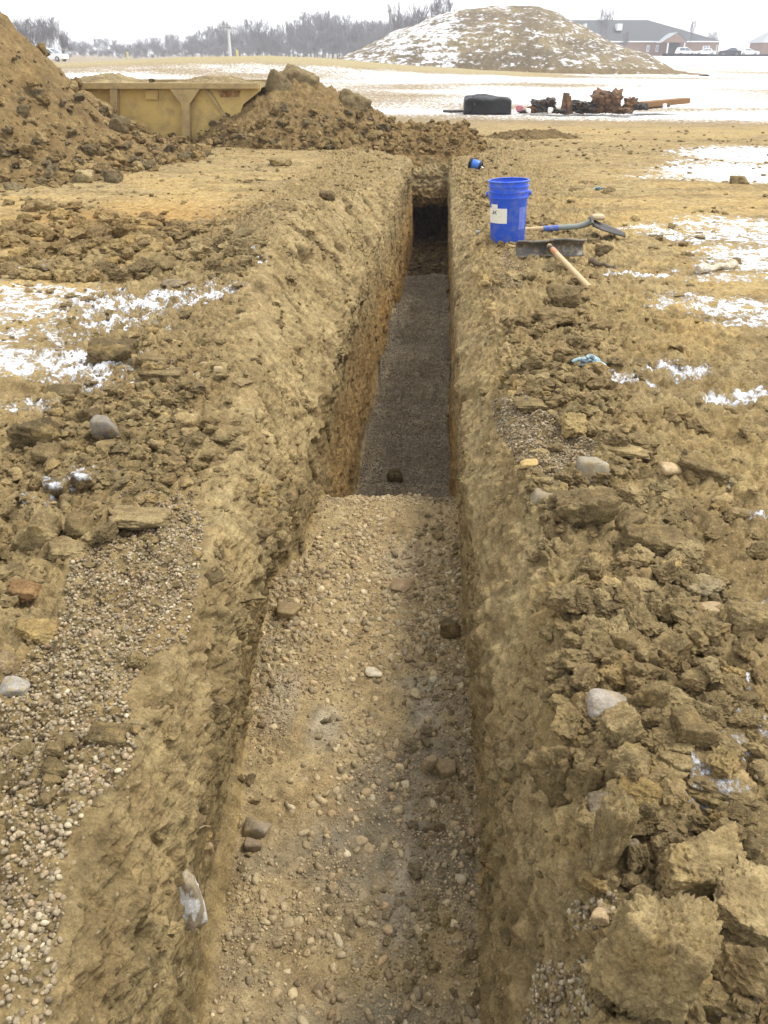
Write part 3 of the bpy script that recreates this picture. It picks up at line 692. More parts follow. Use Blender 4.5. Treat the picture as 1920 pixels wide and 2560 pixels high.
for i, a in enumerate([
 # right bank, front
 dict(cx=1497, cy=1884, w=196, h=155, label='large pale yellow block of clay, widest of the right bank, above the biggest boulder', col=TAN*1.22, rot=(8, 4, 10), p=20, planes=7, rough=.13),
 dict(cx=1412, cy=2092, w=205, h=235, rough=.13, label='biggest boulder of brown clay at the front of the right bank', col=TAN*1.12, rot=(-6, 10, -24), planes=7, p=14, deep=.9),
 dict(cx=1650, cy=2010, w=240, h=130, label='broad gravel-topped slab of clay cut by the right edge of the photo', col=TAN*1.15, rot=(4, 14, -28), flat=.30, sink=-.65, p=22, planes=6, rough=.12),
 dict(cx=1392, cy=1720, w=110, h=76, label='bright ochre yellow clod overhanging a dark hollow in the right bank', col=OCHRE*1.02, rot=(6, -6, 14)),
 dict(cx=1307, cy=1834, w=84, h=180, label='tall narrow slab of clay standing on edge beside the yellow block', col=TAN*.95, rot=(0, 12, 16), deep=.8, planes=6, p=20),
 dict(cx=1197, cy=1676, w=100, h=128, label='tilted brown slab leaning down towards the trench on the right bank', col=BROWN*1.1, rot=(0, -28, 20), planes=6, p=20),
 dict(cx=1312, cy=1534, w=96, h=62, label='smooth pale grey boulder half covered by clods on the right bank', col=np.array([.33, .31, .28]), name='boulder', cat='stone', stone=True, p=5, planes=6, rot=(0, 18, 10)),
 dict(cx=1392, cy=1510, w=80, h=92, label='upright brown clod just right of the smooth grey boulder', col=BROWN*1.15),
 dict(cx=1332, cy=1582, w=78, h=82, label='pointed tan clod leaning on the underside of the smooth grey boulder', col=TAN*1.1, rot=(0, -20, 30), planes=7),
 dict(cx=1490, cy=1592, w=116, h=84, label='greenish brown layered block with a flat front, below a line of small clods', col=BROWN*1.05, planes=5, p=24, rot=(0, 5, 5)),
 dict(cx=1347, cy=1656, w=84, h=84, label='lumpy tan clod between the pointed clod and the ochre yellow clod', col=TAN),
 dict(cx=1463, cy=1652, w=84, h=64, label='rough yellowish clod under the greenish layered block', col=TAN*1.12),
 dict(cx=1236, cy=1641, w=44, h=42, label='round pale brown stone, larger of two above the tilted slab', col=np.array([.31, .245, .16]), name='stone', cat='stone', stone=True, p=6),
 dict(cx=1256, cy=1664, w=36, h=30, label='round pale brown stone, smaller of two above the tilted slab', col=np.array([.33, .26, .17]), name='stone', cat='stone', stone=True, p=6),
 dict(cx=1278, cy=1690, w=40, h=66, label='finger-like brown clod beside the two round pale brown stones', col=BROWN*1.1, rot=(0, 0, 20)),
 dict(cx=1365, cy=1852, w=62, h=56, label='grey-faced clod deep in the hollow left of the large yellow block', col=np.array([.27, .22, .16])),
 dict(cx=1300, cy=1985, w=40, h=34, label='round tan stone on a small heap of pea gravel', col=TANST*1.15, name='stone', cat='stone', stone=True, p=6),
 dict(cx=1300, cy=1745, w=70, h=60, label='grey brown clod with a pale pebble face above the tall narrow slab', col=np.array([.26, .22, .16])),
 dict(cx=1560, cy=1690, w=150, h=95, label='broad flat brown clod dusted with snow near the right edge', col=BROWN*1.1, snow=.42, flat=.3, rot=(6, 4, -20)),
 dict(cx=1575, cy=1590, w=92, h=60, label='flat brown clod with snow specks right of the layered block', col=BROWN*1.1, snow=.40, flat=.35),
 # right bank, middle
 dict(cx=1265, cy=1107, w=134, h=108, label='large crumbly brown clod on the right bank below the pea gravel', col=BROWN*.95, planes=10, rough=.16),
 dict(cx=1275, cy=1024, w=62, h=58, label='pale grey-topped stone perched above the large crumbly clod', col=np.array([.31, .285, .23]), name='stone', cat='stone', stone=True, p=14, planes=5),
 dict(cx=1412, cy=1172, w=128, h=72, label='long dark brown clod with a hollow top right of the slanting slab', col=BROWN*.9, planes=8),
 dict(cx=1165, cy=1080, w=52, h=42, label='flat-sided grey stone at the edge of the pea gravel patch', col=np.array([.30, .265, .20]), name='stone', cat='stone', stone=True, p=12, planes=5),
 dict(cx=1440, cy=1226, w=44, h=36, label='small bright yellow clod below the long dark clod', col=OCHRE*1.15),
 dict(cx=1517, cy=1268, w=98, h=46, label='pale grey brown flat clod above a blackish stone', col=np.array([.34, .285, .18]), flat=.4),
 dict(cx=1472, cy=1316, w=54, h=38, label='blackish grey stone, darkest on the right bank', col=np.array([.12, .115, .11]), name='stone', cat='stone', stone=True, p=8),
 dict(cx=1528, cy=1320, w=56, h=34, label='half-round tan stone right of the blackish stone', col=TANST, name='stone', cat='stone', stone=True, p=8),
 dict(cx=1622, cy=1340, w=92, h=76, label='ochre brown block with a dark underside at the right edge', col=TAN, planes=7),
 dict(cx=1352, cy=1134, w=64, h=34, label='thin slanting slab sticking up between two larger clods', col=BROWN, rot=(0, -35, 20), flat=.3, sink=-.1),
 dict(cx=1346, cy=1397, w=60, h=58, label='greenish brown clod with a crumbling right side, above a pointed one', col=BROWN*1.1),
 dict(cx=1394, cy=1434, w=48, h=62, label='upright pointed clod below the crumbling greenish clod', col=BROWN),
 dict(cx=1480, cy=1398, w=46, h=18, label='flat pale oval stone lying between brown clods', col=TANST*1.25, name='stone', cat='stone', stone=True, p=5, flat=.35),
 dict(cx=1530, cy=1022, w=112, h=50, label='long dark clod bordering a streak of snow on the right', col=BROWN*.85, rot=(0, 10, -24)),
 dict(cx=1448, cy=1015, w=46, h=32, label='pale egg-shaped stone left of the long dark clod', col=TANST*1.3, name='stone', cat='stone', stone=True, p=6),
 dict(cx=1342, cy=976, w=110, h=22, label='flat elongated tan clod lying along the top of the right bank', col=TAN*1.1, flat=.16, deep=.35, rot=(0, 3, -10)),
 dict(cx=1145, cy=876, w=74, h=26, label='flat brown clod lying on the pea gravel of the right bank', col=BROWN, flat=.25),
 dict(cx=1140, cy=1003, w=36, h=22, label='small yellow stone lying in the pea gravel patch', col=OCHRE*1.1, name='stone', cat='stone', stone=True),
 dict(cx=1225, cy=646, w=76, h=50, label='dark rough clod near the end of the wooden handle', col=BROWN*.85),
 dict(cx=1195, cy=688, w=84, h=42, label='broad low clod in front of the dark rough clod', col=BROWN, flat=.4),
 dict(cx=1305, cy=540, w=36, h=22, label='small dark clod right of the rake head', col=DARK),
 dict(cx=1596, cy=393, w=44, h=22, label='ochre brown clod lying alone on the large snow patch', col=TAN*.85),
 # left bank
 dict(cx=234, cy=767, w=106, h=60, label='dark blocky clod between the snow and the left bank', col=DARK*1.1, planes=7, p=20),
 dict(cx=79, cy=943, w=100, h=86, label='big dark grey brown clod, the tallest on the left field', col=DARK*.98, planes=8, rough=.13, p=16, deep=.8),
 dict(cx=104, cy=978, w=56, h=46, label='rounded brown clod leaning against the big dark clod', col=BROWN*.85, deep=.8),
 dict(cx=226, cy=935, w=52, h=62, label='clod with a smooth blue grey face on the left bank', col=np.array([.22, .205, .18]), name='stone', cat='stone', stone=True, p=14, planes=6),
 dict(cx=196, cy=900, w=46, h=42, label='dark rounded clod just left of the blue grey faced one', col=DARK*1.25),
 dict(cx=443, cy=791, w=22, h=18, label='larger of two pale round pebbles on the left bank crest', col=TANST*1.1, name='stone', cat='stone', stone=True, p=5),
 dict(cx=472, cy=797, w=19, h=14, label='smaller of two pale round pebbles on the left bank crest', col=TANST*1.15, name='stone', cat='stone', stone=True, p=5),
 dict(cx=365, cy=812, w=96, h=34, label='long flat brown clod on the left bank right of the dark blocky one', col=BROWN, flat=.3),
 dict(cx=330, cy=780, w=70, h=30, label='crumbly brown clod behind the long flat clod', col=BROWN),
 dict(cx=382, cy=612, w=60, h=26, label='flat grey slab of clay at the far edge of the snow patch', col=np.array([.26, .22, .155]), flat=.22),
 dict(cx=133, cy=848, w=70, h=24, label='low dark clod on bare ochre ground below the snow', col=DARK*1.2, flat=.3),
 dict(cx=307, cy=1128, w=132, h=60, label='big flat tan slab at the top of the pea gravel on the left bank', col=TAN*.95, flat=.30, rot=(-4, 6, 10), planes=6, p=20),
 dict(cx=86, cy=1150, w=98, h=88, label='large brown block left of the big tan slab', col=TAN*.9, planes=7, p=18),
 dict(cx=165, cy=1140, w=66, h=58, label='grey brown clod in the gap between the brown block and the tan slab', col=BROWN*.95),
 dict(cx=150, cy=1190, w=86, h=40, label='low rounded clod in front of the large brown block', col=TAN*.95, flat=.38),
 dict(cx=125, cy=1060, w=60, h=52, label='dark clod capped with snow on the left bank', col=DARK*1.1, snow=.46),
 dict(cx=180, cy=1035, w=60, h=40, label='broken clod covered in snow crystals behind the snow-capped one', col=BROWN*.9, snow=.48),
 dict(cx=210, cy=1381, w=42, h=34, label='smooth tan cobble lying on the pea gravel', col=np.array([.31, .24, .155]), name='stone', cat='stone', stone=True, p=6),
 dict(cx=26, cy=1482, w=62, h=40, label='pale blue grey flat stone at the left edge of the photo', col=np.array([.31, .30, .28]), name='stone', cat='stone', stone=True, p=9, flat=.4),
 dict(cx=12, cy=1432, w=48, h=46, label='tan block at the left edge just above the grey flat stone', col=TANST),
 dict(cx=78, cy=1352, w=96, h=92, label='soft yellow lump of clay at the left of the pea gravel', col=OCHRE*.95, flat=.35),
 dict(cx=120, cy=1660, w=58, h=40, label='crumbling dark clod lying in the pea gravel of the left bank', col=BROWN*.85),
 dict(cx=235, cy=1590, w=90, h=44, label='dark clod overhanging the trench at the edge of the pea gravel', col=BROWN*.8, flat=.4),
 dict(cx=120, cy=1620, w=44, h=34, label='greenish clod at the left of the crumbling dark clod', col=BROWN*1.05),
 dict(cx=60, cy=1275, w=70, h=40, label='reddish brown clod beside the soft yellow lump', col=np.array([.30, .19, .09])),
 dict(cx=600, cy=352, w=46, h=14, label='flat brown clod lying alone on the bare strip before the container', col=BROWN),
 dict(cx=415, cy=487, w=52, h=16, label='long rounded clod like a log on the left field', col=BROWN*.95, flat=.26, deep=.35, p=8),
 dict(cx=710, cy=425, w=34, h=22, label='dark clod near the trench lip with an ochre clod beyond', col=DARK*1.2),
 # trench floor and walls
 dict(cx=552, cy=1782, w=56, h=40, label='grey brown stone against the left wall foot, larger of a pair', col=np.array([.28, .24, .18]), name='stone', cat='stone', stone=True, p=10),
 dict(cx=548, cy=1826, w=36, h=28, label='grey brown stone below the larger one at the left wall foot', col=np.array([.25, .205, .145]), name='stone', cat='stone', stone=True, p=8),
 dict(cx=806, cy=1452, w=36, h=20, label='white oval stone in the middle of the trench floor', col=np.array([.66, .60, .48]), name='stone', cat='stone', stone=True, p=5),
 dict(cx=896, cy=1499, w=26, h=20, label='cream stone right of the white oval stone on the trench floor', col=np.array([.52, .44, .29]), name='stone', cat='stone', stone=True, p=7),
 dict(cx=854, cy=1027, w=34, h=30, label='round brown clod alone on the grey crushed stone', col=BROWN*.7, p=7),
 dict(cx=929, cy=1653, w=32, h=38, label='upright tan stone, largest of the group near the right wall foot', col=TANST*.9, name='stone', cat='stone', stone=True, p=8),
 dict(cx=962, cy=1662, w=48, h=32, label='broad brown stone right of the upright tan stone', col=np.array([.27, .21, .13]), name='stone', cat='stone', stone=True, p=9),
 dict(cx=622, cy=1322, w=54, h=32, label='flat brown cobble at the left of the trench floor below the stony ridge', col=np.array([.28, .215, .13]), name='stone', cat='stone', stone=True, p=9),
 dict(cx=972, cy=1365, w=46, h=44, label='muddy round clod stuck at the right wall foot', col=BROWN*.75, p=7),
 dict(cx=862, cy=1264, w=50, h=22, label='long pale brown cobble in the middle of the stony ridge', col=np.array([.33, .245, .155]), name='stone', cat='stone', stone=True, p=7),
 dict(cx=450, cy=1833, w=18, h=28, label='small tan stone set in the left trench wall above the white rock', col=TANST, name='stone', cat='stone', stone=True, sink=.3, p=7),
]):
    lump(seed=i*7+1, **a)
# white quartz set in the left wall
g, nrm = hit(413, 1943)
V, F = clod_mesh(4, 991, 8, .10, 14, fine=.05); k = mpp(g)
ext = V.max(0)-V.min(0); V = V/ext*np.array([.05, 46*k, 118*k*1.25]); V = V@np.array(Euler((R(-8), 0, 0)).to_matrix()).T
nz = fbm((V*14).astype(np.float32), 1.0, 4, 2); cq = np.where(nz[:, None] > -.08, np.array([[.62, .62, .60]]), np.array([[.30, .25, .17]]))
o = mesh_np('quartz_rock', V, F, cq, mat=M['pebble']); o.location = g+nrm*.002
tag(o, 'white quartz rock set in the left wall of the trench', 'rock')
# thin roots hanging from the left wall
M['root'] = plain('root', (.42, .33, .20), .8, .2, 30)
for pts, lab in (([(655, 2120), (680, 2095), (720, 2085), (760, 2065), (785, 2040)], 'pale curved root hanging low on the left trench wall'), ([(848, 1490+0), (872, 1491), (900, 1488)], 'short pale root sticking out of the left wall above the tan stone')):
    mb = MB(); P = []
    for (qx, qy) in pts:
        fx, fy = (qx/1.728, 1800+qy/1.728) if lab.startswith('pale') else (qx/1.728, 1800+(qy-1490+460)/1.728)
        if lab.startswith('pale'): fy = 1800+(qy-960)/1.728
        g, nrm = hit(fx/S, fy/S); P.append(g+nrm*.006)
    mb.tube(P, .0018, 6); tag(mb.build('root', M['root'], smooth=True), lab, 'root')

# ------------------------------------------------------------------ blue bucket
M['blue'] = plain('blue_plastic', (.018, .095, .62), .45, .10, 9, dirt=(.13, .18, .46), dirt_at=(.46, .68), spec=.5)
M['blue_dusty'] = plain('dusty_blue_plastic', (.09, .15, .55), .55, .1, 14, dirt=(.24, .23, .30), dirt_at=(.5, .7))
M['paper'] = plain('paper_label', (.72, .70, .60), .7, .06, 30, dirt=(.50, .43, .30), dirt_at=(.58, .72))
M['ink'] = plain('ink', (.03, .03, .05), .6, .05)
M['wire'] = plain('wire', (.35, .34, .32), .4, .1, metal=1)
bb, _ = hit(1098, 527); 
bk_ = empty('bucket', bb+Vector((0, .10, -.012)), (R(-1.0), R(-2.2), 0))
tag(bk_, 'blue plastic bucket with a white paper label standing beside the trench', 'bucket')
bh = 138*mpp(bb)*.94; br = 84*mpp(bb)/2*1.02          # height, rim radius
mb = MB(); rb = br*.86
mb.lathe([(0, 0), (rb*.96, 0), (rb, .008), (rb+(br*.965-rb)*.70, bh*.70), (br*.965, bh*.72), (br*.965, bh*.985), (br*.935, bh*.985), (br*.92, bh*.72), (rb*.95, .02), (0, .014)], 56)
mb.build('body', M['blue'], bk_, True)
for z in (.745, .83, .91):
    mb = MB(); mb.lathe([(br*.955, bh*(z-.012)), (br*1.015, bh*(z-.007)), (br*1.018, bh*(z+.010)), (br*.955, bh*(z+.016))], 56); mb.build('band', M['blue'], bk_, True)
mb = MB(); mb.lathe([(br*.93, bh*.975), (br*.995, bh*.972), (br*1.03, bh*.982), (br*1.03, bh*.998), (br*.985, bh*1.006), (br*.93, bh*1.0)], 56); mb.build('rim', M['blue'], bk_, True)
def sticker(name, a0, a1, z0, z1, mat, off, parent):
    n = 14; V, F = [], []
    for i in range(n+1):
        a = R(a0+(a1-a0)*i/n)
        for z in (z0, z1):
            r = rb+(br*.965-rb)*(z/bh)+off
            V.append((r*math.sin(a), -r*math.cos(a), z))
    for i in range(n): F.append((2*i, 2*i+2, 2*i+3, 2*i+1))
    return mesh_np(name, V, F, mat=mat, parent=parent)
lb = sticker('label', -80, -7, bh*.355, bh*.590, M['paper'], .0016, bk_)
tg = sticker('label', -66, -38, bh*.592, bh*.652, M['paper'], .0017, bk_)
sticker('faded_label', 32, 62, bh*.245, bh*.60, M['blue_dusty'], .0016, bk_)
mb = MB()
def onb(a, z, off=.0030):
    r = rb+(br*.965-rb)*(z/bh)+off; return (r*math.sin(R(a)), -r*math.cos(R(a)), z)
def stroke(pts): mb.tube([onb(a, bh*z) for a, z in pts], .0022, 6)
stroke([(-60, .50), (-50, .528)]); mb.build('handwriting', M['ink'], lb)
for st_ in ([(-56, .555), (-52, .525), (-55, .50)], [(-42, .555), (-46, .54), (-47, .52), (-42, .497)]):
    mb = MB(); stroke(st_); mb.build('handwriting', M['ink'], lb)
for sgn in (-1, 1):
    mb = MB(); mb.lathe([(0, .018), (.013, .016), (.014, 0)], 14, Matrix.Translation((sgn*br*.995, 0, bh*.79)) @ Matrix.Rotation(sgn*PI/2, 4, 'Y')); mb.build('handle_ear', M['blue'], bk_, True)
mb = MB(); mb.tube([(br*1.04*math.cos(t), br*.35*math.sin(t)*1.0+br*1.02*math.sin(t), bh*.79-.10*math.sin(t)) for t in [PI*i/24 for i in range(25)]], .0022, 7); mb.build('wire_handle', M['wire'], bk_, True)

# ------------------------------------------------------------------ shovel behind the bucket
M['wood'] = plain('worn_wood', (.50, .36, .19), .6, .18, 25, dirt=(.30, .24, .15), dirt_at=(.55, .75))
M['grip_grey'] = plain('grey_grip', (.22, .25, .22), .6, .15, 20, dirt=(.28, .24, .17))
M['grip_blue'] = plain('blue_grip', (.07, .13, .42), .5, .15, 20, dirt=(.25, .24, .24), dirt_at=(.5, .7))
M['steel'] = plain('muddy_steel', (.10, .095, .085), .5, .2, 20, metal=.4, dirt=(.27, .21, .13), dirt_at=(.50, .62))
M['steel_dark'] = plain('dark_steel', (.035, .032, .03), .5, .2, 20, metal=.3, dirt=(.14, .11, .07), dirt_at=(.55, .7))
a0 = hit(1028, 508)[0]+Vector((0, 0, .03)); a0.y -= .03; a1 = Vector((0, 0, 0)); a1.y = a0.y-.06; a1.x = at_y(1252, 489, a1.y).x
a1.z = at_y(1252, 489, a1.y).z; a0.z = at_y(1028, 503, a0.y).z
sh = empty('shovel', (0, 0, 0)); sh.location = a0; tag(sh, 'muddy shovel with a blue grip lying behind the bucket', 'shovel')
d = a1-a0; q = lambda t: d*t
mb = MB(); mb.tube([q(0), q(.30)], .016, 14); mb.build('end_grip', M['grip_grey'], sh, True)
mb = MB(); mb.tube([q(.30), q(.66)], .0165, 14); mb.build('shaft', M['wood'], sh, True)
mb = MB(); mb.tube([q(.655), q(.80)], .0185, 14); mb.build('blue_sleeve', M['grip_blue'], sh, True)
mb = MB(); mb.tube([q(.80), q(.98), q(1.03)+Vector((.012, 0, .01)), q(1.06)+Vector((.03, -.01, .032))], [.0185, .019, .02, .024], 14); mb.build('socket', M['grip_grey'], sh, True)
V, F = [], []; nx, ny = 14, 12
bc = q(1.06)+Vector((.03, -.01, .034))
for i in range(nx+1):
    for j in range(ny+1):
        u = i/nx; v = j/ny*2-1; hw = .105*(1-.55*max(0, u-.35)**1.6/.5)*(.75+.25*min(1, u*5))
        x = .235*u; y = v*hw; z = .012-.035*(v*v)*(1-.3*u)-.085*u
        V.append((bc.x+x, bc.y+y, bc.z+z))
for i in range(nx):
    for j in range(ny): a = i*(ny+1)+j; F.append((a, a+1, a+ny+2, a+ny+1))
o = mesh_np('blade', V, F, mat=M['steel_dark'], parent=sh); sm = o.modifiers.new('thick', 'SOLIDIFY'); sm.thickness = .004
mb = MB(); mb.tube([bc+Vector((-.004, -.09, -.004)), bc+Vector((.0, -.03, .022)), bc+Vector((.0, .03, .022)), bc+Vector((-.004, .09, -.004))], .010, 8); mb.build('foot_step', M['steel'], sh, True)
mb = MB(); mb.box((bc.x+.0, bc.y-.05, bc.z+.01), (bc.x+.09, bc.y+.05, bc.z+.045), .018); mb.build('mud', M['root'], sh, True)

# ------------------------------------------------------------------ concrete rake with a wooden handle
h0 = hit(1112, 552)[0]; h1 = hit(1254, 556)[0]
zb = max(h0.z, h1.z)
rk = empty('rake', (h0+h1)/2); rk.location.z = zb-.01; tag(rk, 'wide metal concrete rake with a pale wooden handle lying by the bucket', 'rake')
rw = (h1-h0).length; ax = (h1-h0); ax.z = 0; ax.normalize(); ry = Vector((-ax.y, ax.x, 0))
def RK(u, v, w): return ax*(u*rw/2)+ry*v+Vector((0, 0, w))
V, F = [], []; n = 28; m = 8; hh = 33*mpp(h0)
for i in range(n+1):
    u = -1+2*i/n
    for j in range(m+1):
        t = j/m; V.append(RK(u, .035*math.sin(PI*t*.9)-.03+.012*math.cos(u*4), hh*t*(1+.05*math.sin(u*5))-.004*u))
for i in range(n):
    for j in range(m): a = i*(m+1)+j; F.append((a, a+1, a+m+2, a+m+1))
o = mesh_np('blade', V, F, mat=M['steel'], parent=rk); sm = o.modifiers.new('thick', 'SOLIDIFY'); sm.thickness = .003
mb = MB(); mb.tube([RK(-1+2*i/n, -.028+.012*math.cos((-1+2*i/n)*4), hh*(1+.05*math.sin((-1+2*i/n)*5))+.002) for i in range(n+1)], .0075, 8); mb.build('top_rod', M['steel'], rk, True)
e0 = rk.location; tip = hit(1272, 627)[0]+Vector((0, 0, .014)); top = at_y(1186, 531, (h0.y+h1.y)/2-.02)
mb = MB(); mb.tube([top-e0, tip-e0], [.0155, .0145], 14); mb.build('handle', M['wood'], rk, True)
M['orange_paint'] = plain('orange_paint', (.50, .24, .12), .6, .2, 30)
dd = tip-top
mb = MB(); mb.tube([top-e0+dd*.10, top-e0+dd*.22], .0165, 14); mb.build('orange_band', M['orange_paint'], rk, True)
mb = MB(); mb.tube([top-e0-dd*.035, top-e0+dd*.10], [.012, .0185], 12); mb.build('ferrule', M['steel'], rk, True)

# ------------------------------------------------------------------ blue pipe coupling near the trench end
cp = hit(1028, 365)[0]; kk = mpp(cp)
M['coupling_blue'] = plain('coupling_blue', (.045, .16, .58), .4, .1, 12, dirt=(.2, .2, .22), dirt_at=(.62, .78))
M['rubber'] = plain('black_rubber', (.012, .014, .02), .55, .2, 10)
cpl = empty('pipe_coupling', cp+Vector((0, 0, 10*kk)), (0, R(14), R(-14))); tag(cpl, 'blue pipe coupling with black rubber ends lying near the trench end', 'pipe fitting')
rot = Matrix.Rotation(PI/2, 4, 'Y')
mb = MB(); mb.lathe([(8.6*kk, -9*kk), (9.4*kk, -6*kk), (9.4*kk, 6*kk), (7.8*kk, 9*kk)], 28, rot); mb.build('body', M['coupling_blue'], cpl, True)
mb = MB(); mb.lathe([(7*kk, -14*kk), (10.8*kk, -14*kk), (11.2*kk, -9*kk), (9*kk, -8*kk)], 28, rot); mb.build('gasket', M['rubber'], cpl, True)
mb = MB(); mb.lathe([(8*kk, 8*kk), (9.6*kk, 9*kk), (9.6*kk, 14*kk), (6.8*kk, 14*kk), (6.6*kk, 9*kk)], 28, rot); mb.build('gasket', M['rubber'], cpl, True)
mb = MB(); mb.tube([(15*kk, -5*kk, -8*kk), (17*kk, -6*kk, 0)], 3*kk, 8); mb.build('bolt', M['paper'], cpl, True)

# ------------------------------------------------------------------ gloves
M['glove'] = plain('pale_blue_cloth', (.34, .48, .52), .85, .2, 40, dirt=(.14, .16, .17), dirt_at=(.48, .60), bump=.8)
M['glove_palm'] = plain('dark_rubber_palm', (.06, .085, .11), .7, .3, 30, dirt=(.30, .40, .43), dirt_at=(.50, .58))
def skin(name, pts, edges, mat, parent, lev=2):
    me = bpy.data.meshes.new(name); me.from_pydata([p[:3] for p in pts], edges, []); me.materials.append(mat)
    o = bpy.data.objects.new(name, me); COL.objects.link(o); o.parent = parent
    sk = o.modifiers.new('skin', 'SKIN'); sk.use_smooth_shade = True
    for v, p in zip(me.skin_vertices[0].data, pts): v.radius = (p[3], p[4] if len(p) > 4 else p[3])
    me.skin_vertices[0].data[0].use_root = True
    su = o.modifiers.new('sub', 'SUBSURF'); su.levels = lev; su.render_levels = lev
    return o
def glove(px, py, wpx, label, rz, seed):
    g, nn = hit(px, py); k = wpx*mpp(g)
    e = empty('glove', g+Vector((0, 0, .012)), (0, 0, rz)); e.scale = (k/.175,)*3; tag(e, label, 'glove', 'pale blue work gloves dropped on the clay')
    V, F = clod_mesh(5, seed, 4, .30, 9, fine=.10); V = V/(V.max(0)-V.min(0))*np.array([.105, .085, .058])
    V = V*(1+.30*fbm((V*16).astype(np.float32), 1.0, 3, seed, billow=True))[:, None]; V[:, 2] += .022
    mesh_np('palm', V, F, mat=M['glove_palm'], parent=e)
    skin('cuff', [(.018, -.016, .030, .030, .020), (.052, -.030, .026, .034, .013), (.082, -.036, .016, .036, .008)], [(0, 1), (1, 2)], M['glove'], e)
    skin('finger', [(-.012, .018, .040, .014), (-.052, .026, .040, .011), (-.092, .022, .026, .010)], [(0, 1), (1, 2)], M['glove'], e)
    skin('finger', [(-.020, .020, .044, .013), (.006, .030, .056, .012), (.026, .012, .050, .011), (.030, -.016, .036, .010)], [(0, 1), (1, 2), (2, 3)], M['glove'], e)
    skin('finger', [(.012, .026, .046, .012), (.040, .018, .042, .011), (.050, -.004, .032, .010)], [(0, 1), (1, 2)], M['glove'], e)
    skin('thumb', [(-.005, -.020, .030, .012), (-.022, -.036, .020, .010), (-.004, -.046, .012, .009)], [(0, 1), (1, 2)], M['glove'], e)
glove(1272, 800, 72, 'crumpled pale blue glove with a dark palm, nearer of the two on the clay', R(8), 31)
glove(1292, 413, 21, 'small far pale blue glove lying behind the bucket and shovel', R(200), 47)

# ------------------------------------------------------------------ sticks and boards on the right field
M['pale_wood'] = plain('weathered_wood', (.42, .36, .25), .8, .2, 14, dirt=(.62, .60, .55), dirt_at=(.5, .6))
M['dark_wood'] = plain('dark_wood', (.11, .08, .05), .85, .3, 14)
def stick(p0, p1, r, name, lab, cat, mat, n=9):
    a = hit(*p0)[0]+Vector((0, 0, r*.7)); b = hit(*p1)[0]+Vector((0, 0, r*.7)); mb = MB()
    pts = [a.lerp(b, t/7)+Vector((0, 0, r*.35*math.sin(t*1.9))) for t in range(8)]
    mb.tube(pts, [r*(.75+.25*math.sin(.6+t)) for t in range(8)], n); tag(mb.build(name, mat, smooth=True), lab, cat)
stick((1508, 592), (1585, 578), .030, 'log', 'pale weathered log lying among the snow patches', 'log', M['pale_wood'])
stick((1272, 567), (1328, 585), .020, 'stick', 'dark broken stick in the clods right of the wooden handle', 'stick', M['dark_wood'])
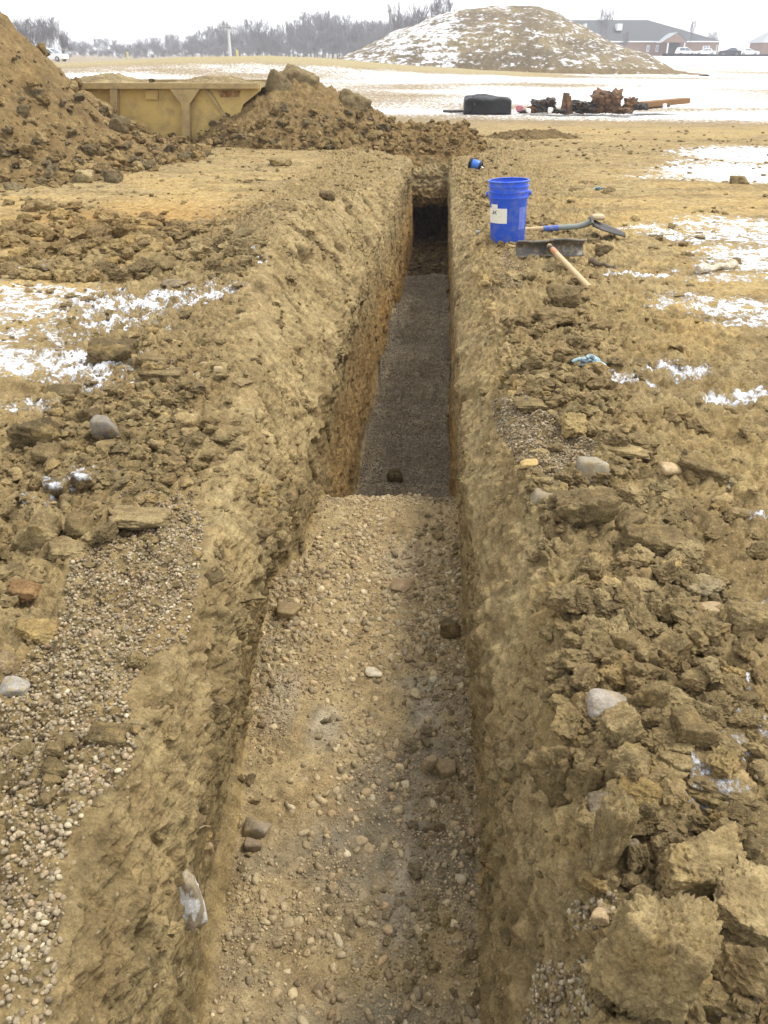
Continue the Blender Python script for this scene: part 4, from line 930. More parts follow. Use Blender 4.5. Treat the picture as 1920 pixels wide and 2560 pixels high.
# ------------------------------------------------------------------ heaps of dug soil
def grid_mesh(name, P, Cc, mat, snow=None, parent=None):
    h, w = P.shape[:2]; idx = np.arange(h*w).reshape(h, w)
    F = np.stack([idx[:-1, :-1], idx[:-1, 1:], idx[1:, 1:], idx[1:, :-1]], -1).reshape(-1, 4)
    return mesh_np(name, P.reshape(-1, 3), F, Cc.reshape(-1, 3), np.zeros(h*w) if snow is None else snow.reshape(-1), mat=mat, parent=parent)
HEAPS = []
def heap(name, cx, cy, rx, ry, prof, label, n=260, base=0.0, col=BROWN, rough=.06, seed=0, shift=(0, 0), clods=0, csize=(.03, .25), clabel=''):
    a = np.linspace(-1, 1, n); A, B = np.meshgrid(a, a); X = cx+A*rx; Y = cy+B*ry
    Q = np.stack([X, Y, 0*X], -1).astype(np.float32)
    w = fbm(Q, .9, 3, seed+1)*.09; r = np.sqrt(A*A+B*B)*(1+w)
    Z = np.interp(r, prof[0], prof[1])
    Q[..., 2] = Z
    m = sstep(-.2, .15, Z)
    Z = Z+m*(rough*fbm(Q, 1.8, 4, seed+3)+rough*.8*fbm(Q, 5, 4, seed+5, billow=True)+rough*.5*fbm(Q, 14, 3, seed+7))
    Q[..., 2] = Z+base
    t = fbm(Q, 1.4, 4, seed+9); t2 = fbm(Q, 5, 4, seed+11)
    Cc = np.array(col)[None, None]*(1+.25*t2[..., None]); Cc = lerp3(Cc, TAN*.92, sstep(.05, .45, t)*.5); Cc = lerp3(Cc, DARK*1.1, sstep(.05, .4, -t-.3*t2)*.5)
    o = grid_mesh(name, Q, np.clip(Cc*np.array([1.06, .95, .80])*.80, .02, .8), M['farsoil']); tag(o, label, 'soil heap')
    if clods:
        px, py, dp = project(Q.astype(np.float64)); nr = grid_normals(Q)
        ok = (Z > -.05) & (nr[..., 1]*(Q[..., 1])+nr[..., 0]*Q[..., 0]+nr[..., 2]*(Q[..., 2]-CAMZ) < 0.4)
        if clods > 0:
            wgt = ok*np.clip(1.0-Z/max(prof[1])*1.5, .02, 1)**1.6; cs = np.cumsum(wgt.ravel()); i = np.searchsorted(cs, rg.uniform(0, cs[-1], clods))
            P = Q.reshape(-1, 3)[i]+rg.normal(0, .02, (clods, 3)); size = csize[0]*(csize[1]/csize[0])**(rg.random(clods)**2.4)
            base_c = np.where(rg.random((clods, 1)) < .22, TAN[None]*np.array([1.04, .96, .84])*.80, BROWN[None]*np.array([1.05, .95, .80])*.85); base_c = np.where(rg.random((clods, 1)) < .25, DARK[None]*1.05, base_c)*np.exp(rg.normal(0, .13, (clods, 1)))
            parts = []
            for sel, bs in ((size > .10, CL3), (size <= .10, CL2)):
                if sel.sum(): parts.append(scatter(bs, P[sel]+nr.reshape(-1, 3)[i][sel]*size[sel][:, None]*.15, size[sel], base_c[sel], rg, squash=.8, colvar=.03))
            V, F, Cx = join(parts); oc = mesh_np('loose_soil', V, F, Cx, np.zeros(len(V)), smooth=False, mat=M['clod']); tag(oc, clabel, kind='stuff')
    HEAPS.append((Q, o)); return o
heap('soil_heap', -6.82, 10.95, 4.6, 4.6, ([0, .2, .34, .42, .50, .60, .70, .84, 1.0, 1.5], [2.35, 2.0, 1.58, 1.20, .76, .36, .13, -.03, -.25, -.4]),
     'tall brown heap of dug soil rising at the left edge of the photo', n=460, col=BROWN*1.0, rough=.075, seed=3, clods=4200, csize=(.02, .20), clabel='clods tumbled down the tall heap of soil')
heap('soil_heap', -2.25, 14.0, 1.72, 1.95, ([0, .17, .45, .78, .92, 1.0, 1.5], [.84, .80, .56, .26, .05, -.2, -.5]),
     'broad heap of brown soil tipped against the right end of the yellow container', n=320, col=BROWN*1.02, rough=.10, seed=23, clods=1200, csize=(.02, .18), clabel='clods on the heap beside the yellow container')
heap('soil_heap', -8.6, 22.5, 4.0, 2.2, ([0, .3, .6, 1.0, 1.5], [.62, .48, .18, -.1, -.3]), 'small low mound of soil in the snow behind the yellow container', n=120, col=BROWN*.95, rough=.05, seed=43)
heap('soil_heap', 1.35, 14.3, .95, .5, ([0, .4, .8, 1.0, 1.5], [.13, .09, .0, -.08, -.2]), 'low dark heap at the far edge of the bare clay, right of the trench', n=110, col=DARK*1.25, rough=.07, seed=53, clods=60, csize=(.02, .10), clabel='clods on the low dark heap')
# spoil at the trench end: its front hangs over the dark end of the trench
nx, nv = 240, 260
ux = np.linspace(-1.1, .68, nx); vv = np.linspace(0, 1, nv)
vk = [0, .04, .16, .28, .38, .52, .66, .80, .92, 1]
yv = np.interp(vv, vk, [13.2, 12.42, 12.34, 12.46, 12.62, 12.95, 13.35, 13.8, 14.4, 14.9]); zv = np.interp(vv, vk, [-.74, -.74, -.62, -.34, -.20, -.02, .15, .21, .06, -.3])
U, YV = np.meshgrid(ux, yv); _, ZV = np.meshgrid(ux, zv)
edge_x = np.clip(np.minimum(U+1.1, .68-U)/.45, 0, 1); inside = ((U > -.58) & (U < .22))
ZT = np.where(inside | (YV > 12.9), ZV, np.maximum(ZV, -.25)); ZT = np.where(ZT > -.15, -.15+(ZT+.15)*(edge_x**.6), ZT)-(1-sstep(0, .25, edge_x))*.35
Q = np.stack([U, YV, ZT], -1).astype(np.float32); nr = grid_normals(Q)
Q += nr*(.08*fbm(Q, 2.6, 4, 61)+.07*fbm(Q, 7, 4, 63, billow=True)+.015*fbm(Q, 24, 3, 67))[..., None]*np.where(edge_x > .05, 1, 0)[..., None]
t = fbm(Q, 3, 4, 69); Cc = lerp3(np.repeat(np.repeat(BROWN[None, None]*np.array([1.08, .95, .78])*.85, nv, 0), nx, 1), TAN*1.02, sstep(-.55, -.35, -np.abs(Q[..., 2]+.36)*2.2-.2+.3*t)*.8); Cc = lerp3(Cc, DARK, sstep(.05, .35, t)*.5)
o = grid_mesh('spoil_heap', Q, Cc, M['farsoil']); tag(o, 'dark spoil heap closing the far end of the trench', 'soil heap')
w_ = np.where((Q[..., 2] > -.12), 1.0, 0).ravel(); cs = np.cumsum(w_); i = np.searchsorted(cs, rg.uniform(0, cs[-1], 420))
sz = .03*(.2/.03)**(rg.random(420)**2.2); V, F, Cx = scatter(CL3, Q.reshape(-1, 3)[i]+np.array([0, 0, .01]), sz, BROWN[None]*np.array([1.08, .95, .78])*.85*np.exp(rg.normal(-.1, .2, (420, 1))), rg, squash=.8)
tag(mesh_np('loose_soil', V, F, Cx, np.zeros(len(V)), smooth=False, mat=M['clod']), 'clods on the spoil heap at the trench end', kind='stuff')
# big slabs of earth on the heap by the container
def far_lump(cx, cy, w, h, Y, label, col, seed, rot=(0, 0, 0), deep=.8):
    c = at_y(cx, cy, Y); k = mpp(c); V, F = clod_mesh(4, seed, 7, .13, 18); ext = V.max(0)-V.min(0)
    V = V/ext*np.array([w*k, w*k*deep, h*k]); V = V@np.array(Euler([R(q) for q in rot]).to_matrix()).T
    nz = fbm((V*5+seed).astype(np.float32), 1.0, 4, 2); o = mesh_np('earth_slab', V, F, np.clip(np.array(col)[None]*(1+.3*nz[:, None]), .02, .8), np.zeros(len(V)), mat=M['farsoil'])
    o.location = c; tag(o, label, 'earth slab')
far_lump(596, 205, 66, 96, 13.6, 'dark undercut slab of earth on the heap, nearest the container', BROWN*.72, 701, (0, 24, 10))
far_lump(645, 190, 84, 74, 13.9, 'tall rounded slab of earth at the top of the heap by the container', BROWN*.85, 702, (0, 18, -8))
far_lump(760, 226, 70, 46, 13.7, 'slab of earth with a dark underside low on the right of the heap', BROWN*.82, 703, (0, 26, 0))
far_lump(240, 384, 40, 30, 8.95, 'dark hollowed clod at the foot of the tall heap', DARK, 704, (0, 0, 0))
far_lump(258, 268, 40, 34, 10.1, 'dark clod sticking out of the face of the tall heap', DARK*1.15, 705, (0, 20, 0))
far_lump(182, 377, 36, 26, 8.9, 'pale angular clod at the foot of the tall heap', TAN*1.1, 706)

# ------------------------------------------------------------------ yellow steel container
CY = 12.95
def zc(x, y, Y=CY): return at_y((160+x/2.9625)/S, (180+y/2.9625)/S, Y)
M['yellow'] = plain('muddy_yellow_paint', (.56, .41, .14), .6, .14, 2.2, dirt=(.31, .22, .11), dirt_at=(.46, .70), bump=.3)
M['yellow_rail'] = plain('dusty_yellow_steel', (.40, .30, .135), .7, .15, 4, dirt=(.27, .20, .11), dirt_at=(.45, .65))
M['rust'] = plain('rusty_steel', (.20, .085, .035), .8, .3, 6, dirt=(.40, .29, .12), dirt_at=(.42, .60))
M['grey_steel'] = plain('grey_steel', (.28, .29, .29), .5, .15, 10)
ct = empty('container', (zc(700, 600).x, CY, 0)); tag(ct, 'muddy yellow steel container with ribs half buried between soil heaps', 'container')
o0 = ct.location.copy()
def XZ(pts): return [(zc(x, y).x-o0.x, zc(x, y).z-o0.z) for x, y in pts]
def plate(name, pts, y0, y1, mat, par=None, bev=0):
    mb = MB(); mb.prism(XZ(pts), y0, y1); return mb.build(name, mat, par or ct)
sp = plate('side_panel', [(-520, 86), (1045, 86), (1215, 375), (1130, 440), (1140, 540), (1010, 570), (930, 640), (-520, 640)], .07, .10, M['yellow'])
ep = plate('end_panel', [(1047, 86), (1445, 86), (1445, 140), (1320, 240), (1265, 392), (1218, 372)], .075, .11, M['yellow'])
plate('rust_patch', [(1120, 140), (1300, 138), (1290, 185), (1150, 190)], .068, .0745, M['rust'], ep)
plate('top_rail', [(-520, 78), (1442, 82), (1440, 122), (-520, 124)], -.06, .067, M['yellow_rail'])
plate('rib', [(350, 126), (402, 126), (402, 640), (360, 640)], -.055, .067, M['yellow_rail'])
plate('rib', [(792, 126), (1012, 126), (936, 236), (940, 640), (890, 640), (876, 236)], -.055, .067, M['yellow_rail'])
plate('rib', [(-120, 126), (-65, 126), (-65, 640), (-120, 640)], -.055, .067, M['yellow_rail'])
plate('hatch', [(596, 134), (690, 134), (690, 204), (596, 204)], .03, .068, M['yellow'])
plate('brace', [(1040, 132), (1062, 130), (1228, 372), (1212, 382)], .03, .066, M['yellow_rail'])
plate('bracket', [(1006, 446), (1110, 446), (1090, 548), (1012, 540)], .02, .068, M['yellow'])
pr = zc(1115, 505); rr_ = (zc(1160, 505)-zc(1115, 505)).length
mb = MB(); mb.lathe([(rr_*.5, -.06), (rr_, -.06), (rr_, .10), (rr_*.5, .10), (rr_*.5, -.06)], 24, Matrix.Translation((pr.x-o0.x, 0, pr.z)) @ Matrix.Rotation(PI/2, 4, 'X')); mb.build('pipe_end', M['grey_steel'], ct, True)
bx = XZ([(-520, 86), (1440, 640)]); 
mb = MB(); mb.box((bx[0][0], 1.72, -.2), (bx[1][0], 1.78, bx[0][1])); mb.build('rear_panel', M['yellow'], ct)
plate('rear_rail', [(-520, 78), (1442, 82), (1440, 122), (-520, 124)], 1.66, 1.80, M['yellow_rail'])
mb = MB(); mb.box((bx[0][0]-.06, .0, -.2), (bx[0][0], 1.78, bx[0][1])); mb.build('end_panel', M['yellow'], ct)
# soil filling it
n = 150; ax_ = np.linspace(zc(-500, 0).x, zc(1430, 0).x, n*2); ay = np.linspace(CY+.12, CY+1.62, n//2); A, B = np.meshgrid(ax_, ay)
zr = zc(0, 100).z; Z = zr-.05+.13*np.exp(-((A-zc(1010, 0).x)/.55)**2)*np.sin(PI*(B-CY)/1.75)+.15*np.exp(-((A-zc(150, 0).x)/.5)**2)*np.sin(PI*(B-CY)/1.75)+.03*np.sin(PI*(B-CY)/1.75)
Q = np.stack([A, B, Z], -1).astype(np.float32); Q[..., 2] += .03*fbm(Q, 3, 4, 5)+.025*fbm(Q, 9, 3, 8, billow=True)
tag(grid_mesh('soil_load', Q, lerp3(np.broadcast_to(BROWN*.9, Q.shape), TAN*.9, sstep(-.2, .3, fbm(Q, 4, 4, 3))), M['farsoil']), 'dark soil heaped inside the yellow container', 'soil heap')
far_lump(327, 174, 14, 10, 13.4, 'small dark clod on top of the soil in the container', DARK, 707)

# ------------------------------------------------------------------ the snowy hill
hx = np.array([-9.5, -7.2, -5.7, -3.2, -.7, 1, 2.6, 5.1, 6.4, 7.9, 9.6, 11.0, 12.0, 12.9, 19]); hz = np.array([-.3, .30, .85, 1.95, 2.8, 3.17, 3.3, 3.3, 2.93, 2.2, 1.5, 1.0, .42, -.15, -.9])
a = np.linspace(-9.5, 19, 420); b = np.linspace(-1.35, 1.35, 260); A, B = np.meshgrid(a, b); Yh = 58+B*8.5
Q = np.stack([A, Yh, 0*A], -1).astype(np.float32); wob = fbm(Q, .16, 3, 3)
pz = np.interp(A+.6*fbm(Q, .5, 3, 5), hx, hz); sh_ = np.clip(1-np.abs(B*(1+.25*wob))**1.7, -.35, 1)
Z = np.minimum(pz, pz*sh_+.05)+.15; Q[..., 2] = Z
gully = fbm(Q*np.array([1.0, .22, .22], dtype=np.float32), 1.5, 4, 7)
Q[..., 2] += .09*gully*np.clip(pz, 0, 1)+.05*fbm(Q, 1.6, 3, 9)
hn = fbm(Q, .5, 4, 11); Ch = lerp3(np.broadcast_to(np.array([.155, .128, .090]), Q.shape), np.array([.215, .175, .110]), sstep(-.25, .3, hn+.3*gully))
foot = np.exp(-((Q[..., 2]-.28)/.16)**2); Ch = lerp3(Ch, np.array([.17, .12, .065]), foot*.6)
hs = np.where(A < .6, .38, .25)+.08*hn; hs = hs+.10*np.exp(-((A-.2)/1.3)**2); hs = np.where(A > 6, .30, hs)*np.clip(1.2-foot, .2, 1); hs = hs+.16*np.exp(-((A+2.0)/1.6)**2-((Q[..., 2]-1.9)/.7)**2)
def hill_mat():
    m, nt, b_ = mat_new('snowy_hill'); tc = N(nt, 'ShaderNodeTexCoord'); at_ = N(nt, 'ShaderNodeAttribute', attribute_name='col'); sa = N(nt, 'ShaderNodeAttribute', attribute_name='snow')
    mp = N(nt, 'ShaderNodeMapping'); mp.inputs['Rotation'].default_value = (0, R(-38), 0); mp.inputs['Scale'].default_value = (.9, .7, 2.6); nt.links.new(tc.outputs['Object'], mp.inputs[0])
    n1 = N(nt, 'ShaderNodeTexNoise', Scale=1.7, Detail=7.0, Roughness=.6); nt.links.new(mp.outputs[0], n1.inputs['Vector'])
    n2 = N(nt, 'ShaderNodeTexNoise', Scale=5.0, Detail=7.0, Roughness=.7); nt.links.new(tc.outputs['Object'], n2.inputs['Vector'])
    f = mth(nt, 'ADD', sa.outputs['Fac'], mth(nt, 'MULTIPLY', mth(nt, 'SUBTRACT', n1.outputs['Fac'], .5), 1.9)); f = mth(nt, 'ADD', f, mth(nt, 'MULTIPLY', mth(nt, 'SUBTRACT', n2.outputs['Fac'], .5), 1.5))
    f = ramp(nt, f, [(.36, 0.0), (.70, .92)])
    c = mixc(nt, at_.outputs['Color'], ramp(nt, n2.outputs['Fac'], [(.3, .65), (.7, 1.35)]), 1.0, 'MULTIPLY'); c = mixc(nt, c, (.86, .88, .93), f)
    bp = N(nt, 'ShaderNodeBump', Strength=.7, Distance=.12); nt.links.new(n2.outputs['Fac'], bp.inputs['Height']); nt.links.new(bp.outputs[0], b_.inputs['Normal'])
    nt.links.new(c, b_.inputs['Base Color']); b_.inputs['Roughness'].default_value = .95; b_.inputs['Specular IOR Level'].default_value = .1
    return m
o = grid_mesh('hill', Q, Ch, hill_mat(), hs); tag(o, 'round brown earth hill streaked with snow', kind='structure')

# ------------------------------------------------------------------ bare trees
M['bark'] = plain('grey_bark', (.16, .145, .14), .9, .2, 3)
M['twig'] = plain('grey_twigs', (.20, .19, .205), .9, .15, 3)
def tree_meshes(seed, stems=1, spread=.5, levels=5, thick=.022):
    """bare tree 1 unit high: (limbs, twigs) arrays"""
    r = random.Random(seed); segs_ = []
    def grow(p, d, l, rad, lev):
        q = p
        for i in range(3):
            d = (d+Vector((r.uniform(-.16, .16), r.uniform(-.16, .16), r.uniform(0, .12)))).normalized()
            q2 = q+d*l/3; r2 = rad*(1-.16); segs_.append((q, q2, rad, r2, lev)); q, rad = q2, r2
            if lev < levels and (i > 0 or lev == 0):
                for _ in range(1 if r.random() < .45 else 2):
                    ang = r.uniform(0, 2*PI); tl = r.uniform(.55, 1.0)*spread*1.3
                    side = Vector((math.cos(ang), math.sin(ang), 0)); nd = (d+side*tl+Vector((0, 0, .25))).normalized()
                    grow(q, nd, l*r.uniform(.58, .76), rad*.58, lev+1)
    for s_ in range(stems):
        an = r.uniform(0, 2*PI); lean = 0 if stems == 1 else r.uniform(.05, .35)
        grow(Vector((0, 0, 0)), Vector((math.cos(an)*lean, math.sin(an)*lean, 1)).normalized(), .40, thick*(1 if stems == 1 else .6), 0)
    zmax = max(s_[1].z for s_ in segs_); out = []
    for lo_, hi_ in ((0, 1), (2, 9)):
        V, F = [], []
        for (p, q, r1, r2, lev) in segs_:
            if not lo_ <= lev <= hi_: continue
            d = (q-p).normalized(); a_ = d.orthogonal().normalized(); b_ = d.cross(a_); n0 = len(V)
            for pt, rr in ((p, r1), (q, r2)):
                for k_ in range(3): V.append((pt+(a_*math.cos(2.094*k_)+b_*math.sin(2.094*k_))*max(rr, .0034))/zmax)
            for k_ in range(3): F.append((n0+k_, n0+(k_+1) % 3, n0+3+(k_+1) % 3, n0+3+k_))
        out.append((np.array([v[:] for v in V]), np.array(F)))
    return out
def tree_proto(seed, **kw):
    (v0, f0), (v1, f1) = tree_meshes(seed, **kw)
    e = bpy.data.objects.new('bare_tree', None); t_ = mesh_np('trunk', v0, f0, mat=M['bark'], parent=e, link=False); c_ = mesh_np('crown', v1, f1, mat=M['twig'], parent=e, link=False)
    return e, t_, c_
TP = [tree_proto(s_, spread=sp, stems=st_, levels=lv) for s_, sp, st_, lv in ((1, .5, 1, 5), (2, .62, 1, 5), (3, .45, 1, 5), (4, .6, 3, 4), (5, .55, 2, 5), (6, .35, 1, 5))]
def put_tree(k, px, ybase, ytop, Y, wid, label, group=None, rz=0.0):
    b0 = at_y(px, ybase, Y); t0 = at_y(px, ytop, Y); b0.z = float(zfield(np.float64(b0.x), np.float64(Y)))-.15; h = t0.z-b0.z
    e = TP[k][0].copy(); COL.objects.link(e); e.location = b0; e.scale = (h*wid, h*wid, h); e.rotation_euler = (0, 0, rz)
    for c_ in TP[k][1:]:
        q_ = c_.copy(); COL.objects.link(q_); q_.parent = e
    tag(e, label, 'tree', group); return e
rt = random.Random(8)
TX = [150, 230, 300, 360, 400, 440, 480, 520, 545, 580, 620, 650, 680, 710, 745, 775, 800, 840, 870, 900]; TT = [97, 94, 92, 84, 74, 70, 60, 52, 46, 62, 62, 44, 30, 32, 50, 48, 54, 50, 36, 28]
for i in range(120):
    px = 160+(890-160)*((i+.5)/120)**.8+rt.uniform(-6, 6); yt = np.interp(px, TX, TT)+rt.uniform(-16, 22)
    Y = rt.uniform(270, 340) if px > 380 else rt.uniform(330, 420)
    put_tree(rt.choice([0, 1, 2, 3, 4]), px, 117, yt, Y, rt.uniform(.6, 1.25), 'bare grey tree in the distant treeline behind the straw-coloured ridge', 'trees in the distant treeline', rt.uniform(0, 6))
# undergrowth below that treeline, too dense to count
parts = []
for i in range(260):
    k = rt.choice([3, 4]); px = 140+770*((i+.5)/260)+rt.uniform(-4, 4); Y = rt.uniform(255, 330); b0 = at_y(px, 118, Y); b0.z = float(zfield(np.float64(b0.x), np.float64(Y))); h = (.45+.55*np.interp(px, [150, 420, 700, 900], [.2, .7, 1, 1]))*rt.choice([2.5, 3.5, 4.5, 5.5, 7.5])*rt.uniform(.8, 1.2)
    v, f = TP[k][2].data, None
    if i == 0:
        cache = {}
    if k not in cache:
        me = TP[k][2].data; vv_ = np.zeros(len(me.vertices)*3, dtype=np.float32); me.vertices.foreach_get('co', vv_); ff_ = np.zeros(len(me.loops), dtype=np.int32); me.loops.foreach_get('vertex_index', ff_)
        F4 = ff_.reshape(-1, 4); keep = F4[rt.randrange(2)::3]; cache[k] = (vv_.reshape(-1, 3), keep)
    V, F = cache[k]; an = rt.uniform(0, 6.28); ca, sa_ = math.cos(an), math.sin(an)
    W = np.stack([(V[:, 0]*ca-V[:, 1]*sa_)*h*1.5, (V[:, 0]*sa_+V[:, 1]*ca)*h*1.5, V[:, 2]*h-.3], -1)+np.array(b0); parts.append((W, F, np.zeros((len(W), 3))))
V, F, _ = join(parts); tag(mesh_np('undergrowth', V, F, mat=M['twig']), 'grey leafless undergrowth below the distant treeline', kind='stuff')
put_tree(2, 855, 113, -4, 150, .55, 'tall thin bare tree standing alone left of the snowy hill')
put_tree(3, 908, 113, 2, 160, .8, 'bushy bare tree just behind the left shoulder of the snowy hill, left of a pair')
put_tree(4, 942, 113, -14, 165, .8, 'taller bushy bare tree behind the left shoulder of the snowy hill')
put_tree(0, 888, 113, 28, 170, .8, 'lower bare tree between the lone tree and the pair behind the hill')
put_tree(3, 100, 126, 32, 135, 1.0, 'broad grey bare tree behind the white car, above the tall soil heap')
put_tree(4, 62, 126, 36, 138, .8, 'left bare tree of the clump behind the tall soil heap', rz=2)
put_tree(3, 136, 126, 62, 140, .8, 'low bare tree right of the clump behind the white car', rz=1)
put_tree(1, 20, 126, 70, 150, .8, 'bare tree at the left edge just above the soil heap')
for i, (qx, qt, lab) in enumerate(((48, 40, 'leftmost stem group of the bare clump behind the tall heap'), (80, 44, 'second bare tree of the clump, half hidden by the tall heap'), (118, 40, 'bare tree of the clump directly above the white car bonnet'), (150, 72, 'lowest bare tree at the right end of the clump by the white car'), (90, 66, 'low dense bare tree in the middle of the clump behind the heap'))):
    put_tree((3, 4, 3, 4, 3)[i], qx, 126, qt, 142+3*i, .9, lab, rz=i*1.3)
put_tree(3, 1306, 112, 15, 215, .62, 'round bare tree in front of the grey roof, left of the porch', rz=3)
put_tree(4, 1345, 108, 66, 218, .7, 'small dark bare tree against the grey roof')
put_tree(5, 1486, 120, 34, 200, .38, 'slim upright bare tree in front of the brick wall right of the porch')
put_tree(3, 1530, 118, 66, 290, .8, 'distant bare tree showing above the right slope of the grey roof')
put_tree(4, 1465, 118, 58, 290, .6, 'distant bare tree peeping over the grey roof beside the slim tree', rz=4)

# ------------------------------------------------------------------ brick building
M['brick'] = plain('brick_wall', (.25, .165, .125), .85, .12, 2)
M['roof'] = plain('grey_shingles', (.06, .066, .072), .8, .12, 1.5)
M['roof_frost'] = plain('frosted_shingles', (.34, .36, .38), .8, .15, 1.5)
M['white'] = plain('white_trim', (.78, .78, .78), .5, .04, 2)
M['glass'] = plain('window_glass', (.30, .34, .38), .15, .1, 1)
M['shadow_in'] = plain('painted_recess_shade', (.06, .055, .055), .7, .1, 1)
YB = 232.0
bl = empty('brick_building', at_y(1380, 118, YB)); bl.location.z = .30; tag(bl, 'long brick building with a grey hipped roof and white-columned porch', 'building'); ob = bl.location.copy()
def W(px, py, Y=YB): return at_y(px, py, Y)-ob
x0, x1 = W(1150, 100).x, W(1553, 100).x; ze = W(1400, 89.5).z; zrg = at_y(1399, 43, YB+13).z-ob.z
mb = MB(); mb.box((x0, .3, -.6), (x1, 26, ze)); mb.build('wall', M['brick'], bl)
ex0, ex1 = x0-1.0, W(1560, 89).x; xr0, xr1 = x0+7, at_y(1399, 43, YB+13).x-ob.x
mb = MB(); bm = mb.bm; vs = [bm.verts.new(p) for p in ((ex0, -.35, ze), (ex1, -.35, ze), (ex1, 26.6, ze), (ex0, 26.6, ze), (xr0, 13.1, zrg), (xr1, 13.1, zrg))]
for f in ((0, 1, 5, 4), (1, 2, 5), (2, 3, 4, 5), (3, 0, 4), (3, 2, 1, 0)): bm.faces.new([vs[i] for i in f])
rf = mb.build('roof', M['roof'], bl)
for (qa, qb) in ((1333, 1345), (1262, 1268)):
    mb = MB(); p0 = at_y(qa, 66, YB+5.2)-ob; p1 = at_y(qb, 51, YB+5.2)-ob; mb.box((p0.x, 4.9, p0.z), (p1.x, 8.5, p1.z)); mb.build('dormer', M['white'], rf)
mb = MB(); mb.box((ex0, -.42, ze-.16), (ex1, -.35, ze+.08)); mb.build('fascia', M['white'], bl)
# porch
pxl, pxr = W(1430, 90, YB-5).x, W(1482, 90, YB-5).x; pz0, pz1 = W(1450, 91.5, YB-5).z, W(1450, 71, YB-5).z; pm = (pxl+pxr)/2+.5
mb = MB(); mb.prism([(pxl, pz0), (pxr, pz0), (pm, pz1)], -5.2, -5.0); mb.build('gable', M['brick'], bl)
mb = MB(); bm = mb.bm; vs = [bm.verts.new(p) for p in ((pxl-.4, -5.5, pz0-.1), (pxl-.4, 3.0, pz0-.1), (pm, 3.0, pz1+.12), (pm, -5.5, pz1+.12), (pxr+.4, -5.5, pz0-.1), (pxr+.4, 3.0, pz0-.1))]
bm.faces.new([vs[i] for i in (0, 1, 2, 3)]); bm.faces.new([vs[i] for i in (3, 2, 5, 4)]); mb.build('porch_roof', M['roof_frost'], bl)
for cxp in (1442, 1478):
    mb = MB(); p0 = W(cxp-3, 120, YB-4.8); p1 = W(cxp+3, 92, YB-4.8); mb.box((p0.x, -4.9, -.8), (p1.x, -4.2, p1.z), .02); mb.build('column', M['white'], bl)
mb = MB(); p0 = W(1440, 118); p1 = W(1470, 93); mb.box((p0.x, .22, -.5), (p1.x, .29, p1.z)); mb.build('entrance_shade', M['shadow_in'], bl)  # flat dark panel, the shade of the porch recess as colour
for qa, qb, ya, yb in ((1517, 1534, 99, 113), (1546, 1551, 97, 114), (1416, 1424, 97, 112), (1396, 1404, 98, 112)):
    p0 = W(qa, yb); p1 = W(qb, ya); mb = MB(); mb.box((p0.x, .18, p0.z), (p1.x, .29, p1.z)); wf = mb.build('window', M['white'], bl)
    mb = MB(); dx = (p1.x-p0.x)*.12; mb.box((p0.x+dx, .14, p0.z+.12), ((p0.x+p1.x)/2-.04, .175, p1.z-.12)); mb.box(((p0.x+p1.x)/2+.04, .14, p0.z+.12), (p1.x-dx, .175, p1.z-.12)); mb.build('pane', M['glass'], wf)
b2 = empty('brick_building', at_y(1652, 118, 232)); b2.location.z = .3; tag(b2, 'brick building with a snow-edged roof cut off by the right edge', 'building'); o2 = b2.location.copy()
mb = MB(); xa = at_y(1648, 100, 232).x-o2.x; mb.box((xa, 0, -.6), (xa+14, 10, at_y(1650, 92, 232).z-o2.z)); mb.build('wall', M['brick'], b2)
z0 = at_y(1650, 92, 232).z-o2.z; z1 = at_y(1650, 60, 240).z-o2.z
mb = MB(); bm = mb.bm; vs = [bm.verts.new(p) for p in ((xa-.8, -.8, z0), (xa+15, -.8, z0), (xa+15, 10.8, z0), (xa-.8, 10.8, z0), (xa+4, 5, z1), (xa+11, 5, z1))]
for f in ((0, 1, 5, 4), (1, 2, 5), (2, 3, 4, 5), (3, 0, 4), (3, 2, 1, 0)): bm.faces.new([vs[i] for i in f])
mb.build('roof', M['roof_frost'], b2)

